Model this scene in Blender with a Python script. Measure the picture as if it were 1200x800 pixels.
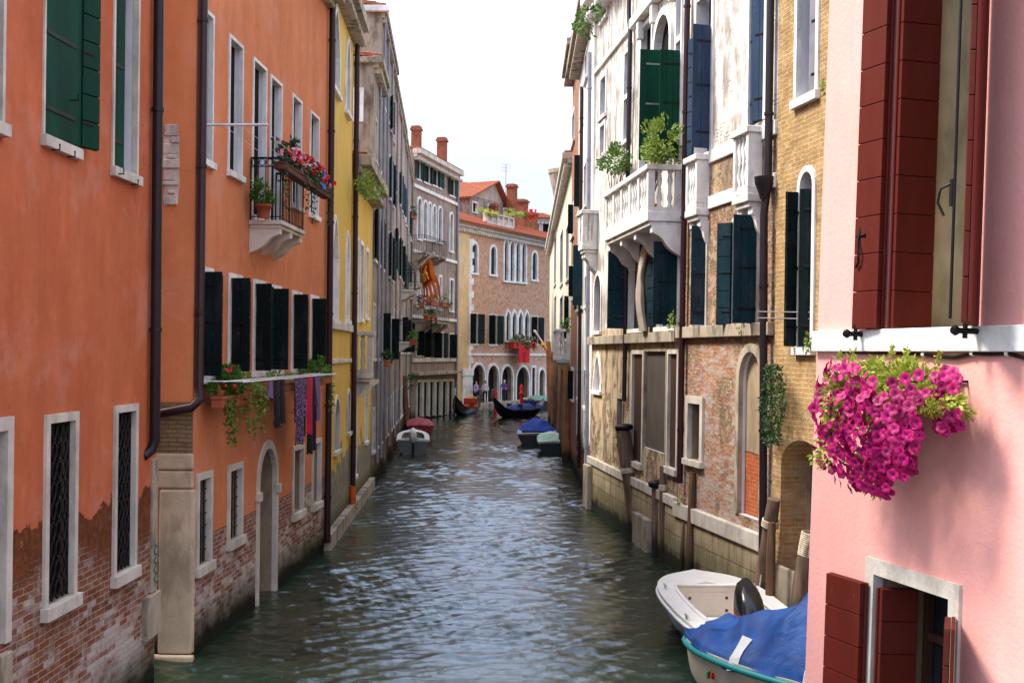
import bpy, math, random
import numpy as np
from mathutils import Vector, Matrix
rnd = random.Random(7)
R = math.radians
for o in list(bpy.data.objects): bpy.data.objects.remove(o)
scn = bpy.context.scene
COL = scn.collection

# ------------------------------------------------------------------ camera
CAM_H, FPX, PITCH, ROLL = 4.3, 1400.0, R(0.57), R(0.5)
cam = bpy.data.cameras.new('camera')
cam.sensor_width = 36.0; cam.lens = FPX / 1200 * 36
cam.clip_start = 0.1; cam.clip_end = 2000
cam_o = bpy.data.objects.new('camera', cam); COL.objects.link(cam_o)
CROT = Matrix.Rotation(R(90) + PITCH, 3, 'X') @ Matrix.Rotation(ROLL, 3, 'Z')
cam_o.matrix_world = Matrix.Translation((0, 0, CAM_H)) @ CROT.to_4x4()
scn.camera = cam_o
# ------------------------------------------------------------------ sky
SUN_EL, SUN_AZ = 54, -84            # azimuth measured from +Y towards +X
w = bpy.data.worlds.new('World'); scn.world = w; w.use_nodes = True
wt = w.node_tree; wt.nodes.clear()
wo = wt.nodes.new('ShaderNodeOutputWorld'); bg = wt.nodes.new('ShaderNodeBackground')
sky = wt.nodes.new('ShaderNodeTexSky'); sky.sky_type = 'NISHITA'; sky.sun_disc = False
sky.sun_elevation = R(SUN_EL); sky.sun_rotation = R(SUN_AZ)
sky.air_density = 1.0; sky.dust_density = 3.0; sky.ozone_density = 1.0
# high thin overcast, raised strongly above the low band to brighten reflections on the water
tc = wt.nodes.new('ShaderNodeTexCoord'); sp = wt.nodes.new('ShaderNodeSeparateXYZ')
wt.links.new(tc.outputs['Generated'], sp.inputs[0])
nz = wt.nodes.new('ShaderNodeTexNoise'); nz.inputs['Scale'].default_value = 2.6; nz.inputs['Detail'].default_value = 6
wt.links.new(tc.outputs['Generated'], nz.inputs['Vector'])
ma = wt.nodes.new('ShaderNodeMath'); ma.operation = 'MULTIPLY_ADD'; ma.inputs[1].default_value = .12; ma.inputs[2].default_value = -.06
wt.links.new(nz.outputs[0], ma.inputs[0])
ad = wt.nodes.new('ShaderNodeMath'); ad.operation = 'ADD'; wt.links.new(ma.outputs[0], ad.inputs[0]); wt.links.new(sp.outputs[2], ad.inputs[1])
cr = wt.nodes.new('ShaderNodeValToRGB'); cr.color_ramp.interpolation = 'EASE'
for pos, c in ((0., (4.7, 4.9, 5.3)), (.13, (5.6, 6.0, 7.0)), (.27, (9.6, 11.2, 14.8)), (.5, (10.4, 12.0, 15.6)), (1., (10.6, 12.0, 15.0))):
    e = cr.color_ramp.elements[0] if pos == 0 else cr.color_ramp.elements[-1] if pos == 1 else cr.color_ramp.elements.new(pos)
    e.position = pos; e.color = (*c, 1)
wt.links.new(ad.outputs[0], cr.inputs[0])
mx = wt.nodes.new('ShaderNodeMix'); mx.data_type = 'RGBA'; mx.inputs[0].default_value = .85
wt.links.new(sky.outputs[0], mx.inputs[6]); wt.links.new(cr.outputs[0], mx.inputs[7])
wt.links.new(mx.outputs[2], bg.inputs[0]); bg.inputs[1].default_value = 0.108
wt.links.new(bg.outputs[0], wo.inputs[0])
# ------------------------------------------------------------------ sun through thin haze
sl = bpy.data.lights.new('sun', 'SUN'); sl.energy = 4.8; sl.angle = R(17); sl.color = (1, .94, .84)
so = bpy.data.objects.new('sun', sl); COL.objects.link(so)
_sd = Vector((math.sin(R(SUN_AZ)) * math.cos(R(SUN_EL)), math.cos(R(SUN_AZ)) * math.cos(R(SUN_EL)), math.sin(R(SUN_EL))))
so.rotation_euler = _sd.to_track_quat('Z', 'Y').to_euler()
scn.view_settings.view_transform = 'Standard'; scn.view_settings.look = 'None'
scn.view_settings.gamma = 1; scn.view_settings.use_curve_mapping = False
scn.view_settings.exposure = 0.75
scn.cycles.max_bounces = 8; scn.cycles.diffuse_bounces = 4

# ------------------------------------------------------------------ measuring rays
def ray(px, py): return CROT @ Vector(((px - 600) / FPX, (400 - py) / FPX, -1))
def hor(px):                        # row of the horizon in that column
    lo, hi = 300, 520
    for _ in range(30):
        m = (lo + hi) / 2
        if ray(px, m).z > 0: lo = m
        else: hi = m
    return lo
def G(px, py, z=0.0):               # point at height z seen there
    r = ray(px, py); t = (z - CAM_H) / r.z
    return Vector((r.x * t, r.y * t, z))
def atZ(px, y, py=None):            # point at distance y
    r = ray(px, hor(px) if py is None else py); t = y / r.y
    return Vector((r.x * t, y, CAM_H + r.z * t))
def vdir(px):
    r = ray(px, hor(px)); return Vector((r.x, r.y, 0)).normalized()

# ------------------------------------------------------------------ mesh + object helpers
ORG = {}
def tagk(o, label=None, cat=None, group=None, kind=None):
    if label: o['label'] = label
    if cat: o['category'] = cat
    if group: o['group'] = group
    if kind: o['kind'] = kind
    return o
def thing(name, label, cat, loc, group=None):
    o = bpy.data.objects.new(name, None); COL.objects.link(o); o.empty_display_size = .2
    o.location = loc; ORG[o.name] = Vector(loc)
    return tagk(o, label, cat, group)

class MB:
    def __init__(s): s.V = []; s.F = []; s.M = []; s.U = []; s.S = []
    def face(s, pts, m=0, uv=None, sm=False):
        i = len(s.V); s.V += [tuple(p) for p in pts]
        s.F.append(tuple(range(i, i + len(pts)))); s.M.append(m); s.S.append(sm)
        s.U.append(uv)
    def grid(s, rows, m=0, sm=True, closed=False, uv=None):
        i = len(s.V); n = len(rows[0])
        for r_ in rows: s.V += [tuple(p) for p in r_]
        for a in range(len(rows) - 1):
            mm = m[a] if isinstance(m, (list, tuple)) else m
            for b in range(n if closed else n - 1):
                c = (b + 1) % n
                s.F.append((i + a * n + b, i + a * n + c, i + (a + 1) * n + c, i + (a + 1) * n + b))
                s.M.append(mm); s.S.append(sm)
                s.U.append([uv[a][b], uv[a][c], uv[a + 1][c], uv[a + 1][b]] if uv else None)
    def hexa(s, p, m=0, uv=None):       # 8 points: bottom ring 0-3, top ring 4-7
        i = len(s.V); s.V += [tuple(q) for q in p]
        for f in ((3, 2, 1, 0), (4, 5, 6, 7), (0, 1, 5, 4), (1, 2, 6, 5), (2, 3, 7, 6), (3, 0, 4, 7)):
            s.F.append(tuple(i + k for k in f)); s.M.append(m); s.S.append(False)
            s.U.append([uv[k] for k in f] if uv else None)
    def box(s, c, size, ax=None, m=0):
        c = Vector(c); hx, hy, hz = [k / 2 for k in size]
        X, Y, Z = ax if ax else (Vector((1, 0, 0)), Vector((0, 1, 0)), Vector((0, 0, 1)))
        p = [c + X * a * hx + Y * b * hy + Z * d * hz for d in (-1, 1) for a, b in ((-1, -1), (1, -1), (1, 1), (-1, 1))]
        s.hexa(p, m)
    def tube(s, pts, r, n=8, m=0, cap=True, sm=True):
        pts = [Vector(p) for p in pts]; rows = []
        rr = r if isinstance(r, (list, tuple)) else [r] * len(pts)
        prev = None
        for i, p in enumerate(pts):
            t = (pts[min(i + 1, len(pts) - 1)] - pts[max(i - 1, 0)]).normalized()
            if prev is None:
                a = t.cross(Vector((0, 0, 1)))
                if a.length < .05: a = t.cross(Vector((1, 0, 0)))
                a.normalize()
            else:
                a = prev - t * prev.dot(t)
                a.normalize()
            prev = a; b = t.cross(a)
            rows.append([p + (a * math.cos(k * 2 * math.pi / n) + b * math.sin(k * 2 * math.pi / n)) * rr[i] for k in range(n)])
        s.grid(rows, m, sm, True)
        if cap:
            s.face(rows[0][::-1], m); s.face(rows[-1], m)
    def lathe(s, base, prof, n=10, m=0, ax=None, sm=True):   # prof: (r, h)
        base = Vector(base); Z = Vector((0, 0, 1)) if ax is None else Vector(ax).normalized()
        X = Z.orthogonal().normalized(); Y = Z.cross(X)
        rows = [[base + Z * h + (X * math.cos(k * 2 * math.pi / n) + Y * math.sin(k * 2 * math.pi / n)) * r for k in range(n)] for r, h in prof]
        s.grid(rows, m, sm, True)
        s.face(rows[0][::-1], m); s.face(rows[-1], m)
    def prism(s, poly, depth_vec, m=0):     # planar polygon + extrusion
        d = Vector(depth_vec); a = [Vector(p) for p in poly]; b = [p + d for p in a]
        s.face(a[::-1], m); s.face(b, m)
        for i in range(len(a)):
            j = (i + 1) % len(a); s.face([a[i], a[j], b[j], b[i]], m)
    def build(s, name, mats, parent=None, bevel=0, loc=None, normals=True):
        me = bpy.data.meshes.new(name)
        L = ORG[parent.name] if parent is not None else (Vector(loc) if loc is not None else Vector((0, 0, 0)))
        V = [(v[0] - L.x, v[1] - L.y, v[2] - L.z) for v in s.V]
        me.from_pydata(V, [], s.F)
        if not isinstance(mats, (list, tuple)): mats = [mats]
        for m in mats: me.materials.append(m)
        me.polygons.foreach_set('material_index', s.M)
        me.polygons.foreach_set('use_smooth', s.S)
        if any(u is not None for u in s.U):
            ul = me.uv_layers.new(name='UVMap'); k = 0
            fl = np.zeros(len(me.loops) * 2, dtype=np.float32)
            for f, u in zip(s.F, s.U):
                if u is not None:
                    for q, t in enumerate(u): fl[2 * (k + q)] = t[0]; fl[2 * (k + q) + 1] = t[1]
                k += len(f)
            ul.data.foreach_set('uv', fl)
        me.update()
        o = bpy.data.objects.new(name, me); COL.objects.link(o)
        if parent is not None: o.parent = parent
        else: o.location = L
        ORG[o.name] = L
        if bevel:
            bm_ = o.modifiers.new('bevel', 'BEVEL'); bm_.width = bevel; bm_.segments = 2; bm_.limit_method = 'ANGLE'
        return o

# ------------------------------------------------------------------ materials
def S(r, g, b):
    f = lambda c: ((c / 255 + .055) / 1.055) ** 2.4 if c > 10 else c / 255 / 12.92
    return (f(r), f(g), f(b), 1)
class NT:
    def __init__(s, name):
        s.mat = bpy.data.materials.new(name); s.mat.use_nodes = True
        s.t = s.mat.node_tree; s.t.nodes.clear()
        s.out = s.t.nodes.new('ShaderNodeOutputMaterial'); s.p = s.t.nodes.new('ShaderNodeBsdfPrincipled')
        s.t.links.new(s.p.outputs[0], s.out.inputs[0])
    def set(s, sock, v):
        if hasattr(v, 'links'): s.t.links.new(v, sock)
        elif isinstance(v, (tuple, list)) and len(v) == 3 and sock.type == 'RGBA': sock.default_value = (*v, 1)
        else: sock.default_value = v
    def n(s, typ): return s.t.nodes.new(typ)
    def coord(s, which='Object'): return s.n('ShaderNodeTexCoord').outputs[which]
    def vmul(s, v, k):
        a = s.n('ShaderNodeVectorMath'); a.operation = 'MULTIPLY'; s.set(a.inputs[0], v); a.inputs[1].default_value = k; return a.outputs[0]
    def vadd(s, v, k):
        a = s.n('ShaderNodeVectorMath'); a.operation = 'ADD'; s.set(a.inputs[0], v); s.set(a.inputs[1], k); return a.outputs[0]
    def noise(s, v, scale, detail=4, rough=.55, dist=0):
        a = s.n('ShaderNodeTexNoise'); s.set(a.inputs['Vector'], v); a.inputs['Scale'].default_value = scale
        a.inputs['Detail'].default_value = detail; a.inputs['Roughness'].default_value = rough; a.inputs['Distortion'].default_value = dist
        return a.outputs[0]
    def nvec(s, v, scale):
        a = s.n('ShaderNodeTexNoise'); s.set(a.inputs['Vector'], v); a.inputs['Scale'].default_value = scale; a.inputs['Detail'].default_value = 4; return a.outputs[1]
    def math(s, op, a, b=0, clamp=False):
        m = s.n('ShaderNodeMath'); m.operation = op; m.use_clamp = clamp; s.set(m.inputs[0], a); s.set(m.inputs[1], b); return m.outputs[0]
    def ramp(s, v, a, b, lo=0, hi=1):
        m = s.n('ShaderNodeMapRange'); m.interpolation_type = 'SMOOTHSTEP'; s.set(m.inputs[0], v)
        m.inputs[1].default_value = a; m.inputs[2].default_value = b; m.inputs[3].default_value = lo; m.inputs[4].default_value = hi
        return m.outputs[0]
    def mix(s, f, a, b, mode='MIX'):
        m = s.n('ShaderNodeMix'); m.data_type = 'RGBA'; m.blend_type = mode; s.set(m.inputs[0], f); s.set(m.inputs[6], a); s.set(m.inputs[7], b)
        return m.outputs[2]
    def bump(s, h, strength=.4, dist=.02, normal=None):
        b = s.n('ShaderNodeBump'); s.set(b.inputs['Height'], h); b.inputs['Strength'].default_value = strength; b.inputs['Distance'].default_value = dist
        if normal is not None: s.set(b.inputs['Normal'], normal)
        return b.outputs[0]
    def brick(s, v, c1, c2, mo, w=.25, h=.07, ms=.008, bias=0.):
        b = s.n('ShaderNodeTexBrick'); s.set(b.inputs['Vector'], v); s.set(b.inputs['Color1'], c1); s.set(b.inputs['Color2'], c2); s.set(b.inputs['Mortar'], mo)
        b.inputs['Scale'].default_value = 1; b.inputs['Mortar Size'].default_value = ms; b.inputs['Mortar Smooth'].default_value = .3
        b.inputs['Bias'].default_value = bias; b.inputs['Brick Width'].default_value = w; b.inputs['Row Height'].default_value = h
        return b.outputs[0], b.outputs[1]
    def fin(s, col, rough=.85, normal=None, spec=.3, metal=0):
        s.set(s.p.inputs['Base Color'], col); s.set(s.p.inputs['Roughness'], rough)
        if normal is not None: s.set(s.p.inputs['Normal'], normal)
        s.p.inputs['Specular IOR Level'].default_value = spec; s.p.inputs['Metallic'].default_value = metal
        return s.mat

def simple(name, c, var=.25, scale=6, rough=.8, bump=.15, spec=.3, metal=0, grain=None, grime=0., fade=0.):
    k = NT(name); co = k.coord()
    v = k.vmul(co, grain) if grain else co
    n1 = k.noise(v, scale, 5); n2 = k.noise(co, scale * 6, 3)
    f = k.ramp(n1, .3, .7)
    dark = tuple(x * (1 - var) for x in c[:3]); light = tuple(min(1, x * (1 + var)) for x in c[:3])
    col = k.mix(f, dark, light)
    if fade:
        fm = k.ramp(k.noise(k.vmul(k.vadd(co, (3.3, 1.7, .4)), (1.4, 1.4, .5)), 2.4, 8, .72), .46, .74)
        col = k.mix(k.math('MULTIPLY', fm, fade), col, tuple(min(1, .55 * x + .06) for x in c[:3]))
        col = k.mix(k.math('MULTIPLY', k.ramp(k.noise(k.vmul(co, (1, 1, .6)), 14, 6, .75), .64, .68), fade), col, (.22, .2, .17))
    if grime:
        col = k.mix(k.math('MULTIPLY', k.ramp(k.noise(k.vmul(co, (1, 1, .35)), 2.2, 6, .65), .5, .72), grime), col, (.06, .055, .045))
    nm = k.bump(k.math('ADD', n1, k.math('MULTIPLY', n2, .5)), bump, .02) if bump else None
    return k.fin(col, rough, nm, spec, metal)

def wall_mat(name, p1, p2, b1=S(150, 82, 58), b2=S(110, 58, 44), mo=S(150, 132, 112), edge=-9, ew=1., k1=2.4, pat=0, ns=.9,
             salt=.0, salt_top=2.2, algae=.34, scratch=.35, scol=S(120, 84, 60), streak=.5, upper=None, bw=.25, bh=.07, dirt=.35, dirtc=S(88, 74, 60), nr=.62, soft=.03, bs=.9, crack=1., wk=1.):
    """plaster that has come off in places, showing a scratch coat and then brickwork; metres along the wall in UV"""
    k = NT(name); uv = k.coord('UV')
    sp = k.n('ShaderNodeSeparateXYZ'); k.set(sp.inputs[0], uv); v = sp.outputs[1]
    nA = k.noise(uv, ns, 9, nr); nB = k.noise(k.vadd(uv, (13.7, 4.1, 0)), 2.6, 6, .65)
    nS = k.noise(k.vmul(uv, (1.6, .45, 1)), 1.0, 6, .62); nF = k.noise(uv, 30, 3, .6); nM = k.noise(k.vadd(uv, (3.1, 9.7, 0)), .35, 4, .5)
    # plaster
    pl = k.mix(k.ramp(nS, .3, .72), p1, p2)
    pl = k.mix(k.math('MULTIPLY', k.ramp(nM, .35, .7), .5), pl, tuple(x * .82 for x in p1[:3]))
    pl = k.mix(k.math('MULTIPLY', k.ramp(nB, .48, .75), .35 * streak), pl, tuple(min(1, x * 1.35) for x in p2[:3]))
    dm = k.math('MULTIPLY', k.ramp(k.math('ADD', k.noise(k.vmul(k.vadd(uv, (5, 0, 0)), (1.7, .6, 1)), 1.4, 8, .68), k.math('MULTIPLY', nB, .3)), .56, .84), dirt)
    pl = k.mix(dm, pl, dirtc)
    pl = k.mix(k.math('MULTIPLY', k.ramp(k.noise(k.vadd(uv, (21, 3, 0)), .8, 8, .7), .5, .66), .4 * streak), pl, tuple(min(1, .75 * x + .12) for x in p2[:3]))
    nG = k.noise(uv, 60, 4, .7); pl = k.mix(.35, pl, k.mix(nG, (.25, .25, .25), (.75, .75, .75)), 'SOFT_LIGHT')
    ve = k.n('ShaderNodeTexVoronoi'); ve.feature = 'DISTANCE_TO_EDGE'; ve.inputs['Scale'].default_value = .7
    k.set(ve.inputs['Vector'], k.vadd(uv, k.vmul(k.nvec(uv, 2.2), (.5, .5, 0))))
    ck = k.math('MULTIPLY', k.ramp(ve.outputs['Distance'], .0, .006, 1, 0), k.ramp(nM, .5, .62)); pl = k.mix(k.math('MULTIPLY', ck, .5 * crack), pl, tuple(x * .35 for x in p1[:3]))
    # brick
    wob = k.n('ShaderNodeTexNoise'); k.set(wob.inputs['Vector'], uv); wob.inputs['Scale'].default_value = 3.0; wob.inputs['Detail'].default_value = 5
    uv0 = uv; uv = k.vadd(uv, k.vmul(wob.outputs[1], (.05 * wk, .035 * wk, 0)))
    bc, bf = k.brick(uv, b1, b2, mo, bw, bh)
    vc = k.n('ShaderNodeTexVoronoi'); k.set(vc.inputs['Vector'], k.vmul(uv, (1 / bw, 1 / bh, 1))); vc.inputs['Scale'].default_value = 1
    bR, _ = k.brick(uv, (0, 0, 0), (1, 1, 1), (.5, .5, .5), bw, bh)
    bc = k.mix(.45, bc, bR, 'SOFT_LIGHT')
    bc = k.mix(k.math('MULTIPLY', k.ramp(nB, .35, .7), .55), bc, tuple(x * .45 for x in b2[:3]))
    bc = k.mix(k.math('MULTIPLY', k.ramp(k.noise(k.vadd(uv, (7.7, 2.2, 0)), 5.5, 6, .7), .5, .68), .55), bc, mo)
    if salt:
        sm = k.math('MULTIPLY', k.ramp(k.math('ADD', k.math('ADD', nA, k.math('MULTIPLY', nB, .6)), k.math('ADD', k.ramp(v, .3, salt_top, .02, -.3), k.math('MULTIPLY', k.math('SUBTRACT', bR, .5), .26))), .66, .92), salt)
        bc = k.mix(sm, bc, S(196, 182, 172))
    # mask
    m = k.math('DIVIDE', k.math('SUBTRACT', edge, v), ew)
    m = k.math('ADD', m, k.math('MULTIPLY', k.math('SUBTRACT', k.math('ADD', nA, k.math('MULTIPLY', nB, .35)), .67), k1))
    m = k.math('ADD', m, pat)
    mk = k.ramp(m, 0, soft); mk2 = k.ramp(m, scratch * .55, scratch + .12)
    nP = k.noise(k.vadd(uv, (1.7, 8.1, 0)), 9, 6, .75)
    sc = k.mix(k.ramp(nB, .3, .7), scol, tuple(x * .55 for x in scol[:3])); sc = k.mix(k.ramp(nP, .4, .62, 0, .7), sc, tuple(x * .35 for x in scol[:3])); sc = k.mix(k.ramp(nP, .58, .7, 0, .6), sc, tuple(min(1, x * 1.7) for x in scol[:3]))
    col = k.mix(mk, pl, k.mix(mk2, sc, bc))
    if upper:
        hu, cu, cu2 = upper
        um = k.ramp(k.math('ADD', v, k.math('MULTIPLY', k.math('SUBTRACT', nB, .5), .35)), hu - .02, hu + .03)
        uc = k.mix(k.ramp(nS, .3, .75), cu, cu2); uc = k.mix(k.math('MULTIPLY', dm, .8), uc, dirtc)
        col = k.mix(um, col, k.mix(k.math('MULTIPLY', dm, 1.), uc, S(150, 140, 128))); mk = k.math('MULTIPLY', mk, k.math('SUBTRACT', 1, um))
    # tide line
    al = k.math('ADD', v, k.math('MULTIPLY', k.math('SUBTRACT', nB, .5), .55))
    col = k.mix(k.ramp(al, algae, algae + .45, .75, 0), col, S(62, 66, 34))
    col = k.mix(k.ramp(al, algae * .45, algae * .45 + .25, .95, 0), col, S(26, 28, 20))
    h = k.math('ADD', k.math('MULTIPLY', mk, -1.0), k.math('MULTIPLY', k.math('MULTIPLY', bf, mk2), -.7))
    h = k.math('ADD', h, k.math('ADD', k.math('MULTIPLY', nF, .12), k.math('MULTIPLY', k.math('MULTIPLY', nP, mk), 1.5)))
    return k.fin(col, .9, k.bump(h, bs, .03), .08)

def stone_mat(name, c, grime=.5, blocks=None, gc=S(70, 64, 54)):
    k = NT(name); co = k.coord(); uv = k.coord('UV') if blocks else co
    n1 = k.noise(uv, 2.3, 7, .65); n2 = k.noise(k.vmul(uv, (4, .5, 1)) if blocks else k.vmul(uv, (2.2, 2.2, 1.0)), 1.2, 6, .65); n3 = k.noise(uv, 28, 3)
    col = k.mix(k.ramp(n1, .3, .7), tuple(x * .8 for x in c[:3]), tuple(min(1, x * 1.1) for x in c[:3]))
    col = k.mix(k.math('MULTIPLY', k.ramp(k.math('ADD', n2, k.math('MULTIPLY', n1, .3)), .6, .82), grime), col, gc)
    h = k.math('ADD', n3, k.math('MULTIPLY', n1, .8))
    if blocks:
        bc, bf = k.brick(uv, (1, 1, 1), (.78, .76, .74), (.35, .32, .28), *blocks, ms=.012)
        col = k.mix(1., col, bc, 'MULTIPLY'); h = k.math('ADD', h, k.math('MULTIPLY', bf, -1.6))
        sp = k.n('ShaderNodeSeparateXYZ'); k.set(sp.inputs[0], uv)
        al = k.math('ADD', sp.outputs[1], k.math('MULTIPLY', k.math('SUBTRACT', n1, .5), .7))
        col = k.mix(k.ramp(al, .45, .95, .6, 0), col, S(84, 80, 44)); col = k.mix(k.ramp(al, .18, .42, .95, 0), col, S(28, 30, 20))
    return k.fin(col, .85, k.bump(h, .35, .015), .25)

def leaf_mat(name, c1, c2, trans=.25):
    k = NT(name); g = k.n('ShaderNodeNewGeometry')
    col = k.mix(g.outputs['Random Per Island'], c1, c2)
    m = k.fin(col, .55, None, .35)
    k.p.inputs['Transmission Weight'].default_value = 0
    t = k.n('ShaderNodeBsdfTranslucent'); k.set(t.inputs[0], col)
    a = k.n('ShaderNodeMixShader'); a.inputs[0].default_value = trans
    k.t.links.new(k.p.outputs[0], a.inputs[1]); k.t.links.new(t.outputs[0], a.inputs[2]); k.t.links.new(a.outputs[0], k.out.inputs[0])
    return m
def tile_mat(name, c1=S(176, 100, 72), c2=S(132, 72, 54)):
    k = NT(name); co = k.coord(); g = k.n('ShaderNodeNewGeometry')
    n1 = k.noise(co, 1.6, 6, .65); n2 = k.noise(co, 9, 4)
    col = k.mix(k.ramp(n2, .3, .7), c1, c2); col = k.mix(k.math('MULTIPLY', k.ramp(n1, .45, .7), .6), col, S(94, 78, 62))
    return k.fin(col, .9, k.bump(n2, .4, .03), .15)

M = {}
M['stone'] = stone_mat('istrian_stone', S(204, 194, 180), .38)
M['stone_white'] = stone_mat('white_stone', S(226, 222, 216), .3)
M['stone_dirty'] = stone_mat('weathered_stone', S(170, 156, 136), .75)
M['blocks'] = stone_mat('stone_blocks', S(186, 168, 136), .55, (.9, .34))
M['white_plaster'] = simple('white_plaster', S(214, 210, 212), .06, 3, .9, .1, grime=.18)
M['green'] = simple('green_paint', S(6, 56, 40), .25, 3, .7, .1, spec=.12, grain=(1, 1, .15), fade=.1)
M['dkgreen'] = simple('dark_green_paint', S(8, 24, 24), .3, 3, .7, .1, spec=.12, grain=(1, 1, .2), fade=.3)
M['teal'] = simple('blue_green_paint', S(13, 42, 52), .3, 3, .7, .1, spec=.12, grain=(1, 1, .2), grime=.3, fade=.4)
M['blue'] = simple('blue_paint', S(38, 55, 78), .25, 3, .7, .1, spec=.12, grain=(1, 1, .2), grime=.3, fade=.5)
M['grey_paint'] = simple('grey_paint', S(122, 118, 122), .15, 3, .6, .1)
M['redwood'] = simple('oxblood_paint', S(84, 25, 15), .14, 4, .65, .1, spec=.15, grain=(1, 1, .12), fade=.12)
M['brownwood'] = simple('rusty_wood', S(62, 36, 23), .3, 4, .8, .2, grain=(1, 1, .2), grime=.4)
M['greydoor'] = simple('grey_door', S(80, 72, 64), .15, 2, .8, .1, grime=.3)
M['iron'] = simple('black_iron', S(16, 15, 17), .2, 8, .5, .1, metal=.3)
M['hinge'] = simple('grey_iron', S(120, 128, 120), .2, 8, .5, .1, metal=.2)
M['pipe'] = simple('maroon_pipe', S(46, 20, 25), .15, 3, .4, .03)
M['pipe_dark'] = simple('dark_pipe', S(34, 26, 31), .2, 3, .4, .03)
M['pipe_blue'] = simple('blue_grey_pipe', S(128, 130, 142), .15, 3, .45, .03)
M['pipe_orange'] = simple('orange_pipe', S(190, 84, 36), .15, 3, .5, .03)
M['glass'] = simple('dark_glass', (.012, .014, .017, 1), .3, 1, .12, 0, spec=.5)
M['dark'] = simple('dark_interior', (.012, .011, .010, 1), .3, 2, .9, 0, spec=.1)
M['tile'] = tile_mat('roof_tiles')
M['terracotta'] = simple('terracotta', S(150, 78, 52), .2, 6, .85, .1)
M['chimney'] = wall_mat('chimney_brick', S(176, 104, 74), S(160, 88, 60), S(178, 98, 68), S(140, 74, 52), S(160, 130, 108), edge=99, algae=-9)
def wood(name, c):
    k = NT(name); co = k.coord(); v = k.vmul(co, (9, 9, .7))
    n = k.noise(v, 1.5, 6, .6, .4); n2 = k.noise(co, 2, 5)
    col = k.mix(k.ramp(n, .3, .7), tuple(x * .45 for x in c[:3]), c); col = k.mix(k.math('MULTIPLY', k.ramp(n2, .45, .7), .5), col, S(70, 62, 54))
    g = k.n('ShaderNodeNewGeometry'); sp = k.n('ShaderNodeSeparateXYZ'); k.set(sp.inputs[0], g.outputs['Position'])
    col = k.mix(k.ramp(k.math('ADD', sp.outputs[2], k.math('MULTIPLY', n2, .5)), .45, .9, .9, 0), col, S(34, 32, 22))
    return k.fin(col, .85, k.bump(n, .7, .02), .2)
M['pole'] = wood('weathered_timber', S(128, 106, 88))
M['pole_brown'] = wood('brown_timber', S(122, 92, 68))
M['leaf'] = leaf_mat('green_leaves', S(44, 84, 28), S(96, 132, 44))
M['leaf_dark'] = leaf_mat('dark_leaves', S(24, 52, 26), S(58, 88, 36))
M['leaf_lime'] = leaf_mat('lime_leaves', S(120, 140, 40), S(176, 178, 70))
M['leaf_light'] = leaf_mat('fresh_leaves', S(92, 120, 44), S(150, 168, 72))
M['petal'] = leaf_mat('magenta_petals', S(130, 0, 66), S(176, 8, 100), .12)
M['petal_dark'] = simple('purple_throat', S(70, 8, 62), .2, 9, .7, 0)
M['petal_red'] = leaf_mat('red_petals', S(200, 20, 30), S(226, 50, 50), .2)
M['petal_pink'] = leaf_mat('pink_petals', S(226, 120, 160), S(240, 180, 200), .2)
M['archbrick'] = wall_mat('recess_brick', S(150, 120, 90), S(150, 120, 90), S(168, 120, 76), S(128, 86, 56), S(150, 126, 98), edge=99, algae=.3, bw=.26, bh=.075)
M['blind'] = wall_mat('blocked_arch', S(168, 146, 118), S(150, 130, 106), S(206, 112, 66), S(176, 84, 48), S(190, 140, 104), edge=2.62, ew=.25, k1=1.0, scratch=.1, dirt=.5, algae=-9)
M['reveal_stone'] = stone_mat('reveal_stone', S(150, 132, 108), .6)
M['reveal_beige'] = simple('worn_beige_plaster', S(196, 180, 148), .15, 3, .9, .3, grime=.45)
M['stone_warm'] = stone_mat('warm_stone', S(200, 178, 146), .45)
M['pile_tan'] = wood('tan_timber', S(186, 130, 88))
M['trough_dark'] = simple('dark_trough', S(92, 52, 38), .2, 6, .85, .1)
# ------------------------------------------------------------------ facades and houses
UP = Vector((0, 0, 1))
class Facade:
    """vertical wall plane: u runs away from the camera along the canal, v is height above the water, n points out of the wall"""
    def __init__(s, p0, vp=None, side='L', d=None):
        s.o = Vector((p0[0], p0[1], 0)); s.d = Vector(d).normalized() if d is not None else vdir(vp); s.side = side
        s.n = Vector((s.d.y, -s.d.x, 0)) if side == 'L' else Vector((-s.d.y, s.d.x, 0))
    def P(s, u, v, n=0.): return s.o + s.d * u + s.n * n + UP * v
    def uv(s, px, py, off=0.):
        r = ray(px, py); c = Vector((0, 0, CAM_H)); t = ((s.o + s.n * off) - c).dot(s.n) / r.dot(s.n)
        q = c + r * t - s.o; return q.dot(s.d), q.z
    def u(s, px, py=None, off=0.): return s.uv(px, hor(px) if py is None else py, off)[0]
    def rect(s, x0, x1, yt, yb, off=0.):
        ym = (yt + yb) / 2; a = s.uv(x0, ym, off)[0]; b = s.uv(x1, ym, off)[0]; xc = (x0 + x1) / 2
        return min(a, b), max(a, b), s.uv(xc, yb, off)[1], s.uv(xc, yt, off)[1]
    def box(s, mb, u0, u1, v0, v1, n0, n1, m=0):
        c = ((u0, n1), (u1, n1), (u1, n0), (u0, n0))
        p = [s.P(u, v0, n) for u, n in c] + [s.P(u, v1, n) for u, n in c]
        uv = [(u + (n if i > 1 else 0), v0) for i, (u, n) in enumerate(c)] + [(u + (n if i > 1 else 0), v1) for i, (u, n) in enumerate(c)]
        mb.hexa(p, m, uv)
    def end(s, u, vp=None, side=None, d=None):
        p = s.P(u, 0); return Facade((p.x, p.y), vp, side or s.side, d)

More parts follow.
